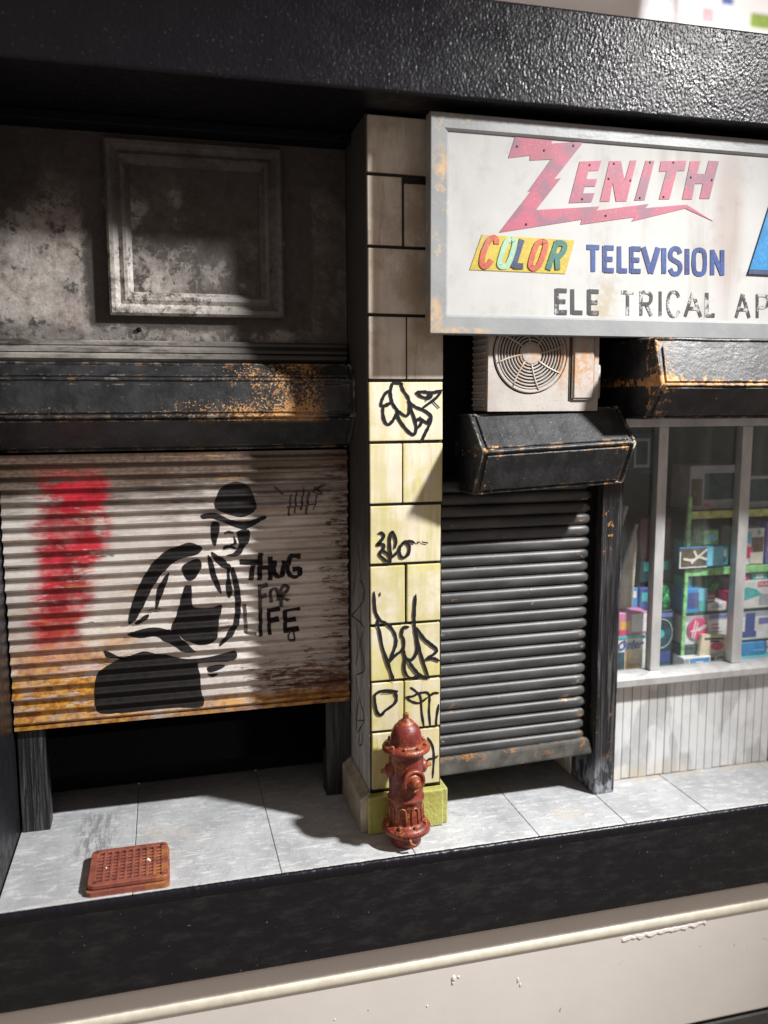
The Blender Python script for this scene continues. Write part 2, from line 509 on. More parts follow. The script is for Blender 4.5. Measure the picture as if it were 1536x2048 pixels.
def shutterR_mat():
    m = Mat('dark_grey_slat_paint')
    c = m.mix(m.rng(m.noise(8, 5, st=(.3, 1, 1)), .35, .65), (0.036, 0.037, 0.039), (0.078, 0.078, 0.078))
    ends = m.mx(m.rng(m.ax(0), 1.12, 1.42), m.mul(m.rng(m.ax(0), .45, .6, 1, 0), .7))
    k = m.rng(m.addm(m.noise(17, 5, .75, st=(.5, 1, 1)), m.mul(ends, .10)), .65, .73)
    c = m.mix(k, c, m.mix(m.rng(m.noise(4, 3), .45, .55), (0.27, 0.25, 0.21), (0.36, 0.20, 0.09)))
    sp = m.rng(m.noise(60, 2), .74, .78)
    c = m.mix(sp, c, (.5, .5, .47))
    return m.end(c, .44, 0.0, m.bump(m.noise(30, 4), .15, .006), .5)
M_SHR = shutterR_mat()

def bar_mat():
    m = Mat('rusty_bottom_bar_paint')
    n = m.noise(14, 6, .75)
    c = m.mix(m.rng(m.noise(9, 4), .3, .7), (0.045, 0.042, 0.038), (0.12, 0.115, 0.105))
    c = m.mix(m.mul(m.rng(n, .53, .66), .85), c, (0.36, 0.17, 0.05))
    return m.end(c, .5, 0, m.bump(n, .3, .008))
M_BAR = bar_mat()

# glazed yellowed tiles
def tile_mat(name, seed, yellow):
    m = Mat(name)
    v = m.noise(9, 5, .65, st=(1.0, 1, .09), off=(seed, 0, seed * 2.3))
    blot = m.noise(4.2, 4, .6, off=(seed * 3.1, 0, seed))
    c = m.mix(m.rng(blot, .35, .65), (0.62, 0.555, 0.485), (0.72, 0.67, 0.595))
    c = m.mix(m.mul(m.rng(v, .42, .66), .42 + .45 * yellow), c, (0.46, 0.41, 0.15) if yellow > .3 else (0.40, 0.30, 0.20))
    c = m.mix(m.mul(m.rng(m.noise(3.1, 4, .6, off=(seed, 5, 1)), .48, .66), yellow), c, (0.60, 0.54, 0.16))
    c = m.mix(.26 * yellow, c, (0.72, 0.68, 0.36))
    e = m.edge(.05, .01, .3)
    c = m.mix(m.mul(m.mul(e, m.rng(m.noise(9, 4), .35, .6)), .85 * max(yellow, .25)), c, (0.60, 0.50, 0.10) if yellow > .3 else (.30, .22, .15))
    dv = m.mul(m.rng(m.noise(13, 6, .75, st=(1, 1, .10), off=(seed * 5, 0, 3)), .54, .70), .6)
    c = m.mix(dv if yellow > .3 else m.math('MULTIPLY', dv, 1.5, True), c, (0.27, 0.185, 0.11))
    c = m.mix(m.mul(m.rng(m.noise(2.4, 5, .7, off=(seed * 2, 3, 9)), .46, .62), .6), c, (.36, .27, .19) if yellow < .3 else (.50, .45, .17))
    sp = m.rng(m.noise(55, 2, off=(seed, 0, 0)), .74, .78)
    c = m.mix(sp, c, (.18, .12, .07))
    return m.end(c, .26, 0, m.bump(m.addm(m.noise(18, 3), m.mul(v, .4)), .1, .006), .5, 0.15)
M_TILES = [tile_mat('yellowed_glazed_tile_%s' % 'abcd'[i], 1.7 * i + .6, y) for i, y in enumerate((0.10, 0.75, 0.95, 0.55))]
def plinth_mat():
    m = Mat('green_yellow_cast_tile')
    n = m.noise(32, 4, .6)
    c = m.mix(m.rng(m.noise(6, 5), .35, .65), (0.34, 0.33, 0.075), (0.45, 0.43, 0.11))
    c = m.mix(m.mul(m.edge(.02), .8), c, (.62, .60, .46))
    return m.end(c, .4, 0, m.bump(n, .7, .012))
M_PLINTH = plinth_mat()
M_PLINTH2 = flat_paint('bare_cream_tile_side', (0.40, 0.36, 0.28), .55, .25, 12)
def side_mat():
    m = Mat('grey_cement_render')
    g = m.noise(11, 6, .7, st=(1, 1, .3))
    c = m.mix(m.rng(g, .3, .7), (0.30, 0.29, 0.275), (0.55, 0.54, 0.52))
    up = m.rng(m.addm(m.ax(2), m.mul(m.sub(g, .5), 1.2)), .9, 1.9, 0, .93)  # upper part painted dark in place of shade
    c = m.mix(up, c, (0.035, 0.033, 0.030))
    s = m.rng(m.noise(7, 5, .7, st=(1, 1, .2), off=(3, 3, 3)), .55, .7)
    c = m.mix(m.mul(s, .7), c, (0.05, 0.045, 0.04))
    return m.end(c, .7, 0, m.bump(m.noise(45, 4), .4, .008), .3)
M_SIDE = side_mat()
M_INK = flat_paint('black_marker_ink', (0.012, 0.012, 0.015), .3, .2, 20)
M_GROUT = flat_paint('black_grout', (0.010, 0.009, 0.009), .6)

def floor_mat():
    m = Mat('worn_grey_pavement_paint')
    b = m.noise(3.0, 6, .65, st=(1, .7, 1)); f = m.noise(30, 6, .75)
    s = m.noise(18, 5, .7, st=(.5, 1.6, 1), dist=.6)
    c = m.mix(m.rng(b, .3, .7), (0.33, 0.342, 0.362), (0.48, 0.495, 0.512))
    c = m.mix(m.mul(m.rng(s, .50, .66), .6), c, (0.68, 0.69, 0.70))
    c = m.mix(m.mul(m.rng(m.noise(40, 5, .8, st=(1.5, .4, 1), off=(7, 7, 7)), .55, .68), .5), c, (0.20, 0.21, 0.23))
    c = m.mix(m.mul(m.rng(m.noise(4.5, 6, .75, off=(2, 7, 0)), .52, .70), .45), c, (0.22, 0.23, 0.26))
    st = m.mul(m.inbox(-1.66, -1.46, .1, .62, .06, 0, 1), m.rng(m.noise(24, 5, .75, st=(1.4, .25, 1)), .44, .58))
    c = m.mix(m.mul(st, .8), c, (0.20, 0.19, 0.20))
    st2 = m.mul(m.rng(m.noise(2.2, 4, off=(5, 5, 5)), .58, .7), .4)
    c = m.mix(st2, c, (0.52, 0.45, 0.36))
    fr = m.mul(m.rng(m.ax(1), -.315, -.27, 1, 0), m.rng(f, .35, .6))
    c = m.mix(m.mul(fr, .7), c, (.60, .59, .56))
    back = m.mul(m.mul(m.rng(m.ax(1), .10, .22), m.rng(m.ax(0), 1.5, 1.65)), m.rng(m.noise(9, 4), .4, .6))
    c = m.mix(m.mul(back, .55), c, (.56, .46, .33))
    return m.end(c, m.rng(f, .3, .7, .42, .62), 0, m.bump(m.addm(f, m.mul(s, .8)), .4, .008), .45)
M_FLOOR = floor_mat()
M_JOINT = flat_paint('dark_joint_dirt', (0.19, 0.19, 0.20), .8)

def hyd_mat():
    m = Mat('rusty_red_hydrant_paint')
    n = m.noise(13, 6, .7); f = m.noise(60, 4, .7)
    c = m.mix(m.rng(n, .35, .65), (0.11, 0.015, 0.013), (0.215, 0.032, 0.022))
    e = m.edge(.03, .01, .22)
    k = m.mx(m.mul(e, m.rng(n, .28, .50)), m.mul(m.rng(m.addm(m.noise(8, 6, .78, off=(3, 1, 1)), m.mul(m.sub(f, .5), .25)), .52, .62), .75))
    c = m.mix(m.mul(k, .85), c, m.mix(m.rng(f, .35, .65), (0.30, 0.09, 0.02), (0.46, 0.18, 0.05)))
    c = m.mix(m.mul(m.rng(n, .60, .72), .6), c, (.06, .012, .012))
    return m.end(c, m.rng(f, .3, .7, .28, .46), 0, m.bump(m.addm(m.mul(n, .8), m.mul(f, .4)), .6, .010), .5, .08)
M_HYD = hyd_mat()

def grate_mat():
    m = Mat('rust_brown_iron')
    n = m.noise(15, 6, .7)
    c = m.mix(m.rng(n, .3, .7), (0.17, 0.05, 0.035), (0.30, 0.095, 0.065))
    c = m.mix(m.mul(m.mul(m.rng(m.noise(8, 5, .7), .52, .64), m.rng(m.ax(0), -1.4, -1.2)), .7), c, (.40, .17, .05))
    return m.end(c, .5, 0, m.bump(m.noise(60, 3), .3, .004))
M_GRATE = grate_mat()
M_GRATED = flat_paint('dark_rust_pit', (0.035, 0.012, 0.01), .7)
M_WHITEDROP = flat_paint('white_paint_drop', (.8, .8, .8), .35)

def signframe_mat():
    m = Mat('silver_grey_frame_paint')
    f = m.noise(45, 4, .7)
    c = m.mix(m.rng(m.noise(4, 5), .3, .7), (0.22, 0.23, 0.24), (0.275, 0.285, 0.29))
    k = m.rng(m.addm(m.noise(11, 6, .75), m.mul(m.rng(m.ax(0), .3, .9, .12, 0), 1)), .66, .74)
    c = m.mix(m.mul(k, .75), c, (0.48, 0.36, 0.20))
    b = m.mx(m.blob(.31, 3.67, .035, .07, .7), m.mx(m.blob(.29, 2.9, .03, .09, .8), m.blob(.45, 2.83, .12, .015, .7)))
    c = m.mix(m.mul(b, m.mul(m.rng(m.noise(14, 4), .35, .6), .8)), c, (0.56, 0.37, 0.18))
    sm = m.mul(m.rng(m.noise(5, 4, .65, st=(.35, 1, 2.2), off=(1, 1, 4), dist=1.5), .60, .66), m.rng(m.ax(2), 3.82, 3.86))
    c = m.mix(m.mul(sm, .5), c, (.10, .10, .10))
    return m.end(c, .42, .15, m.bump(f, .2, .004), .5)
M_SFRAME = signframe_mat()
def signface_mat():
    m = Mat('stained_white_sign_board')
    c = m.mix(m.rng(m.noise(2.5, 5), .3, .7), (0.41, 0.41, 0.405), (0.455, 0.455, 0.45))
    v = m.mul(m.rng(m.noise(6, 5, .6, st=(1, 1, .12), off=(1.3, 0, 0)), .50, .72), .5)
    c = m.mix(v, c, (.30, .285, .25))
    c = m.mix(m.mul(m.rng(m.noise(5, 6, .7, off=(4, 2, 2)), .52, .68), .28), c, (.26, .25, .235))
    br = m.mul(m.blob(2.03, 3.45, .09, .42, .6), .4)
    c = m.mix(br, c, (.25, .16, .135))
    br2 = m.mul(m.mul(m.blob(1.27, 2.98, .07, .13, .6), m.rng(m.noise(12, 4), .35, .6)), .6)
    c = m.mix(br2, c, (.30, .25, .14))
    lf = m.mul(m.rng(m.ax(0), .33, .55, 1, 0), m.mul(m.rng(m.noise(5, 5, st=(1, 1, .2)), .45, .65), .5))
    c = m.mix(lf, c, (.27, .255, .20))
    sp = m.rng(m.noise(50, 2), .75, .78)
    c = m.mix(m.mul(sp, .6), c, (.3, .26, .22))
    return m.end(c, .75, 0, m.bump(m.noise(60, 2), .05, .003), .15)
M_SFACE = signface_mat()

def print_mat(name, c1, c2, sc=9, dirt=(.30, .20, .22), dk=.3, lo=.56):
    m = Mat(name)
    c = m.mix(m.rng(m.noise(sc, 4), .35, .65), c1, c2)
    c = m.mix(m.mul(m.rng(m.noise(70, 2, .6), .5, .7), .35), c, tuple(min(1, q * 1.5 + .05) for q in c2))
    c = m.mix(m.mul(m.rng(m.noise(4.5, 5), lo, lo + .12), dk), c, dirt)
    return m.end(c, .5)
M_PINK = print_mat('faded_red_print', (.26, .062, .10), (.34, .07, .115), 4, (.15, .085, .125), .75, .50)
M_YEL = print_mat('yellow_print', (.36, .27, .025), (.42, .33, .04))
M_BLUE = print_mat('dark_blue_print', (.012, .028, .12), (.02, .05, .19), 12, (.01, .015, .05), .6)
M_SKY = print_mat('bright_blue_print', (.012, .15, .36), (.02, .20, .44))
M_NAVY = print_mat('navy_print', (.02, .035, .08), (.04, .06, .12))
M_RED = print_mat('orange_red_print', (.33, .06, .03), (.38, .09, .04))
M_MINT = print_mat('mint_print', (.22, .38, .25), (.27, .42, .30))
M_TEAL = print_mat('teal_print', (.025, .11, .09), (.035, .14, .11))
def worn_black():
    m = Mat('worn_black_lettering')
    n = m.noise(15, 5, .75)
    gone = m.mul(m.rng(m.addm(n, m.mul(m.rng(m.ax(0), 1.15, 1.5), .07)), .55, .66), .8)
    return m.end(m.mix(gone, (.035, .035, .04), (.46, .455, .44)), .5)
M_WORN = worn_black()

def alu_mat():
    m = Mat('weathered_aluminium')
    g = m.noise(7, 5, .65, st=(1, 1, .35))
    c = m.mix(m.rng(g, .3, .7), (0.46, 0.465, 0.47), (0.66, 0.665, 0.67))
    c = m.mix(m.mul(m.rng(m.noise(10, 6, .75), .58, .70), .5), c, (.42, .38, .30))
    return m.end(c, .36, .35, m.bump(m.noise(30, 3), .1, .004), .5)
M_ALU = alu_mat()
def riser_mat():
    m = Mat('washed_silver_boarding')
    a = m.noise(4.2, 3, .5, st=(1, 1, .38), dist=.3); f = m.noise(26, 5, .7)
    c = m.mix(m.rng(a, .44, .50), (0.50, 0.51, 0.515), (0.72, 0.735, 0.745))
    c = m.mix(m.mul(m.rng(m.noise(4.6, 4, .6, off=(3, 3, 3)), .50, .60), .5), c, (.60, .615, .63))
    t = m.mul(m.mx(m.rng(m.ax(2), .42, .62), m.rng(m.ax(2), .02, .14, 1, 0)), m.rng(m.ax(0), 1.95, 2.3, 1, .12))
    c = m.mix(m.mul(m.mul(t, m.rng(m.noise(6, 4), .38, .6)), .55), c, (.58, .50, .36))
    return m.end(c, .38, .05, m.bump(f, .12, .004), .5)
M_RISER = riser_mat()

def ac_mat():
    m = Mat('dirty_white_appliance_paint')
    f = m.noise(70, 4, .7); n = m.noise(9, 6, .75)
    c = m.mix(m.rng(m.noise(5, 4), .3, .7), (0.34, 0.31, 0.29), (0.43, 0.40, 0.375))
    c = m.mix(m.mul(m.rng(f, .55, .68), .55), c, (.20, .16, .135))
    k = m.mx(m.blob(1.17, 2.66, .10, .12, .7), m.mx(m.mul(m.blob(1.06, 2.68, .03, .14, .6), .9), m.mul(m.blob(.88, 2.72, .06, .06, .5), .55)))
    r = m.mul(k, m.rng(m.noise(28, 5, .75), .40, .56))
    r = m.mx(r, m.mul(m.edge(.02), m.rng(n, .52, .60)))
    c = m.mix(m.mul(r, .85), c, (0.42, 0.22, 0.09))
    return m.end(c, .45, 0, m.bump(f, .1, .003), .5)
M_AC = ac_mat()
M_ACDARK = flat_paint('dark_fan_well', (0.03, 0.028, 0.027), .6)

def cab_mat():
    m = Mat('cream_white_gloss_paint')
    c = m.mix(m.rng(m.noise(1.6, 4), .3, .7), (0.78, 0.745, 0.70), (0.83, 0.795, 0.755))
    k = m.mul(m.rng(m.noise(3.6, 5, .7, off=(6, 1, 2)), .66, .74), .35)
    c = m.mix(k, c, (.52, .46, .32))
    sp = m.rng(m.noise(22, 2, .5, off=(1, 2, 3), st=(1.6, 1, .6)), .765, .785)
    c = m.mix(m.mul(sp, .85), c, (.12, .09, .07))
    return m.end(c, .34, 0, m.bump(m.noise(7, 3), .12, .01), .5)
M_CAB = cab_mat()
M_BEAD = flat_paint('ivory_bead_paint', (.74, .70, .58), .3, .08, 14)
M_WALL = flat_paint('white_room_wall', (.80, .78, .77), .8, .03, 2)
M_DARKGAP = flat_paint('dark_grey_drawer_gap', (.06, .06, .06), .6)

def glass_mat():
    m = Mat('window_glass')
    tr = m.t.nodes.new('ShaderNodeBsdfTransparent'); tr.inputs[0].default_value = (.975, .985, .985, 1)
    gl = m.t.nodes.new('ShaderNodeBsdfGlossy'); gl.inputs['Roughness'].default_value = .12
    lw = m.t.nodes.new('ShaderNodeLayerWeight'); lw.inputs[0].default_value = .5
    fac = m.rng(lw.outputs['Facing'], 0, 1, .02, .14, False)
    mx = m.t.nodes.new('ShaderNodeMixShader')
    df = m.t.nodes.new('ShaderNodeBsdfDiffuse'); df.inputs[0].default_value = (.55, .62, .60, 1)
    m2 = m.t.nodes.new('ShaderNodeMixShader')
    sm = m.addm(m.mul(m.rng(m.noise(3.2, 5, .6, st=(1.6, 1, .22)), .45, .72), .09), .012)  # streaky diffuse film painted in for soft reflections
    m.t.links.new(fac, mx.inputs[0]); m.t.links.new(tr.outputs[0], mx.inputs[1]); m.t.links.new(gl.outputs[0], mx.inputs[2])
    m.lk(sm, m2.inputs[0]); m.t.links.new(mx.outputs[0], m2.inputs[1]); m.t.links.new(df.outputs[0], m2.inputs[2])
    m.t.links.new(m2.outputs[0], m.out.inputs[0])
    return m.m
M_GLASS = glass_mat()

# ---------------------------------------------------------------- outlines of lettering and painted marks (x, z in metres on their own surface)
TAG_A=[[(0.164,2.558),(0.115,2.561),(0.102,2.535),(0.098,2.502),(0.108,2.456),(0.129,2.423),(0.15,2.403),(0.184,2.383),(0.202,2.399),(0.205,2.449),(0.198,2.482),(0.17,2.522),(0.157,2.555)],[(0.108,2.459),(0.081,2.443),(0.046,2.44),(0.053,2.476),(0.074,2.509),(0.095,2.519)],[(0.101,2.456),(0.06,2.436),(0.056,2.39),(0.067,2.351),(0.087,2.337),(0.115,2.363),(0.136,2.403)],[(0.132,2.416),(0.143,2.37),(0.17,2.33),(0.205,2.292),(0.233,2.282),(0.244,2.315),(0.233,2.369),(0.205,2.442)],[(0.198,2.462),(0.24,2.432),(0.296,2.409),(0.332,2.375),(0.318,2.328),(0.297,2.288),(0.274,2.241)],[(0.24,2.356),(0.268,2.365),(0.311,2.342),(0.318,2.368)],[(0.265,2.375),(0.275,2.349),(0.258,2.319)],[(0.244,2.509),(0.282,2.515),(0.331,2.509),(0.389,2.522)],[(0.246,2.505),(0.282,2.485),(0.324,2.482),(0.331,2.509)],[(0.388,2.519),(0.36,2.482),(0.275,2.422)],[(0.339,2.462),(0.374,2.428)],[(0.314,2.502),(0.303,2.469)],[(0.115,2.449),(0.143,2.41)]]
TAG_B=[[(0.03,1.739),(0.051,1.738),(0.057,1.717),(0.036,1.691),(0.019,1.675),(0.05,1.677),(0.057,1.656),(0.033,1.622),(0.057,1.594),(0.078,1.575)],[(0.04,1.643),(0.061,1.635),(0.092,1.606),(0.091,1.564)],[(0.121,1.653),(0.128,1.694),(0.107,1.743),(0.093,1.716),(0.092,1.654),(0.106,1.605),(0.142,1.638)],[(0.17,1.678),(0.149,1.651),(0.152,1.61),(0.17,1.595),(0.199,1.614),(0.206,1.656),(0.184,1.681),(0.17,1.678)],[(0.17,1.685),(0.213,1.686),(0.234,1.675)],[(0.252,1.678),(0.263,1.679)],[(0.281,1.678),(0.309,1.672)]]
TAG_C=[[(0.0,1.407),(0.003,1.33),(0.01,1.288),(0.035,1.244),(0.084,1.213),(0.12,1.16),(0.127,1.103),(0.105,1.041),(0.084,0.992)],[(0.034,1.398),(0.034,1.387)],[(0.02,1.245),(0.02,1.217),(0.031,1.181),(0.048,1.088),(0.084,0.978),(0.113,0.886)],[(0.076,0.986),(0.119,1.032),(0.17,1.071),(0.17,1.128),(0.159,1.15),(0.17,1.192),(0.199,1.194)],[(0.17,1.064),(0.184,1.013),(0.221,1.003),(0.253,1.057),(0.242,1.151),(0.235,1.209),(0.235,1.28),(0.242,1.375)],[(0.235,1.195),(0.257,1.093),(0.286,0.99),(0.323,0.882)],[(0.249,1.186),(0.293,1.119),(0.337,1.08),(0.37,1.041),(0.301,0.996)],[(0.301,0.996),(0.345,1.0),(0.382,0.982)],[(0.177,1.013),(0.177,0.942),(0.206,0.896),(0.257,0.898),(0.312,0.881)],[(0.199,0.997),(0.235,0.944),(0.272,0.904),(0.308,0.887)]]
TAG_D=[[(0.134,0.823),(0.054,0.834),(0.008,0.82),(0.001,0.785),(0.014,0.711),(0.04,0.691),(0.061,0.714),(0.119,0.752),(0.13,0.787),(0.119,0.817)],[(0.047,0.82),(0.132,0.817)]]
TAG_E=[[(0.213,0.837),(0.243,0.813),(0.272,0.774),(0.28,0.678),(0.295,0.592)],[(0.184,0.782),(0.228,0.785),(0.257,0.797),(0.309,0.799),(0.327,0.768),(0.324,0.688),(0.332,0.595)],[(0.188,0.778),(0.221,0.753),(0.265,0.741),(0.316,0.769)],[(0.324,0.776),(0.353,0.791),(0.381,0.789)],[(0.382,0.719),(0.369,0.632),(0.369,0.591)]]
TAG_F=[[(0.317,0.526),(0.347,0.471),(0.355,0.396),(0.348,0.277)],[(0.31,0.356),(0.318,0.392),(0.355,0.396),(0.379,0.408)]]
TAG_SIDE=[[(0.249,1.665),(0.32,1.474),(0.392,1.31)],[(0.25,1.647),(0.208,1.46),(0.118,1.4),(0.166,1.326)],[(0.337,1.438),(0.409,1.311)],[(0.241,1.429),(0.118,1.404),(0.151,1.318),(0.431,1.173),(0.363,1.171),(0.124,1.174),(0.221,1.06),(0.357,0.877)],[(0.38,1.175),(0.284,1.08),(0.16,1.004),(0.116,0.923),(0.342,0.821)],[(0.256,0.953),(0.275,0.857)],[(0.376,0.81),(0.264,0.71),(0.154,0.652)],[(0.264,0.71),(0.335,0.547),(0.338,0.46)],[(0.154,0.652),(0.14,0.605),(0.304,0.473)],[(0.335,0.535),(0.124,0.618)],[(0.237,0.53),(0.273,0.409),(0.191,0.449),(0.189,0.541)],[(0.174,0.517),(0.083,0.426)]]
BOLT_WORD=[[(0.725,3.826),(0.937,3.824),(0.929,3.808),(1.12,3.832),(0.953,3.63),(0.991,3.637),(0.85,3.466),(1.222,3.504),(1.205,3.482),(1.522,3.533),(1.5,3.51),(1.757,3.542),(1.929,3.462),(1.75,3.521),(1.418,3.435),(1.436,3.459),(1.112,3.404),(1.12,3.431),(0.642,3.341),(0.823,3.564),(0.801,3.555),(0.931,3.728),(0.809,3.715),(0.813,3.74),(0.689,3.719)],[(1.098,3.728),(1.226,3.741),(1.21,3.689),(1.151,3.683),(1.14,3.641),(1.203,3.645),(1.192,3.606),(1.131,3.601),(1.123,3.566),(1.19,3.572),(1.174,3.524),(1.041,3.512)],[(1.274,3.742),(1.343,3.747),(1.368,3.647),(1.399,3.753),(1.436,3.756),(1.384,3.54),(1.32,3.535),(1.296,3.635),(1.281,3.533),(1.224,3.53)],[(1.493,3.758),(1.546,3.762),(1.494,3.552),(1.432,3.546)],[(1.587,3.762),(1.745,3.775),(1.735,3.721),(1.688,3.717),(1.648,3.565),(1.583,3.561),(1.623,3.711),(1.577,3.707)],[(1.769,3.773),(1.832,3.778),(1.815,3.71),(1.867,3.713),(1.886,3.784),(1.951,3.785),(1.901,3.581),(1.838,3.578),(1.854,3.659),(1.803,3.656),(1.79,3.572),(1.728,3.569)]]
BOLT_NAILS=[(0.736,3.78),(1.058,3.806),(0.795,3.39),(1.26,3.457),(1.156,3.714),(1.118,3.536),(1.301,3.73),(1.403,3.649),(1.271,3.65),(1.519,3.751),(1.464,3.561),(1.663,3.76),(1.61,3.575),(1.776,3.688),(1.91,3.682),(0.89,3.77)]
PLATE=[(0.547,3.326),(1.08,3.321),(1.029,3.143),(0.48,3.145)]
BLUE_WORD=[('T',[(1.158,3.159),(1.232,3.16),(1.227,3.299),(1.153,3.298)]),('E',[(1.259,3.16),(1.32,3.161),(1.315,3.3),(1.254,3.299)]),('L',[(1.348,3.161),(1.402,3.162),(1.397,3.301),(1.343,3.3)]),('E',[(1.423,3.162),(1.485,3.163),(1.479,3.301),(1.417,3.301)]),('V',[(1.501,3.163),(1.596,3.164),(1.59,3.303),(1.496,3.302)]),('I',[(1.62,3.164),(1.643,3.164),(1.637,3.303),(1.614,3.303)]),('S',[(1.667,3.164),(1.741,3.165),(1.734,3.304),(1.661,3.303)]),('I',[(1.767,3.165),(1.792,3.166),(1.785,3.305),(1.76,3.304)]),('O',[(1.817,3.166),(1.899,3.167),(1.892,3.306),(1.81,3.305)]),('N',[(1.935,3.167),(2.013,3.168),(2.005,3.307),(1.928,3.306)])]
BLACK_WORD=[('E',[(0.978,2.929),(1.044,2.93),(1.04,3.063),(0.974,3.063)]),('L',[(1.071,2.93),(1.138,2.93),(1.134,3.064),(1.067,3.063)]),('E',[(1.171,2.93),(1.236,2.931),(1.232,3.064),(1.167,3.064)]),('T',[(1.376,2.931),(1.452,2.932),(1.447,3.066),(1.371,3.065)]),('R',[(1.49,2.932),(1.567,2.932),(1.561,3.066),(1.485,3.066)]),('I',[(1.607,2.932),(1.631,2.932),(1.625,3.067),(1.601,3.067)]),('C',[(1.663,2.932),(1.742,2.933),(1.736,3.067),(1.657,3.067)]),('A',[(1.778,2.933),(1.879,2.933),(1.872,3.068),(1.771,3.068)]),('L',[(1.913,2.934),(1.97,2.934),(1.963,3.069),(1.906,3.068)]),('A',[(2.112,2.934),(2.2,2.935),(2.192,3.07),(2.104,3.07)]),('P',[(2.246,2.935),(2.334,2.935),(2.325,3.071),(2.237,3.07)])]
COLOUR_WORD=[('C',[(0.529,3.164),(0.594,3.166),(0.642,3.314),(0.577,3.311)]),('O',[(0.632,3.163),(0.698,3.165),(0.746,3.313),(0.68,3.31)]),('L',[(0.718,3.162),(0.777,3.164),(0.825,3.312),(0.766,3.31)]),('O',[(0.808,3.161),(0.875,3.164),(0.924,3.311),(0.856,3.309)]),('R',[(0.918,3.16),(0.986,3.163),(1.035,3.31),(0.967,3.307)])]
BLUE_PLATE=[(2.3,3.569),(2.192,3.224),(2.194,3.186),(2.325,3.178)]
SLOGAN=[[(-0.689,1.53),(-0.588,1.524)],[(-0.618,1.524),(-0.636,1.423)],[(-0.576,1.573),(-0.585,1.42)],[(-0.578,1.489),(-0.519,1.488)],[(-0.518,1.543),(-0.522,1.417)],[(-0.493,1.52),(-0.498,1.465),(-0.477,1.431),(-0.449,1.446),(-0.439,1.517)],[(-0.344,1.545),(-0.393,1.547),(-0.416,1.493),(-0.406,1.438),(-0.362,1.424),(-0.339,1.467),(-0.378,1.469)],[(-0.586,1.382),(-0.584,1.227)],[(-0.586,1.374),(-0.543,1.385)],[(-0.582,1.313),(-0.549,1.322)],[(-0.518,1.278),(-0.522,1.334),(-0.498,1.363),(-0.479,1.331),(-0.48,1.287)],[(-0.458,1.252),(-0.456,1.361),(-0.423,1.372),(-0.418,1.344),(-0.452,1.307),(-0.417,1.283)],[(-0.676,1.266),(-0.671,1.105),(-0.617,1.095)],[(-0.584,1.227),(-0.587,1.076)],[(-0.535,1.235),(-0.533,1.089)],[(-0.535,1.227),(-0.475,1.236)],[(-0.531,1.165),(-0.482,1.173)],[(-0.437,1.222),(-0.437,1.093)],[(-0.437,1.22),(-0.354,1.228)],[(-0.438,1.159),(-0.38,1.166)],[(-0.443,1.099),(-0.362,1.105)],[(-0.412,1.092),(-0.418,1.043),(-0.382,1.038),(-0.388,1.084)]]
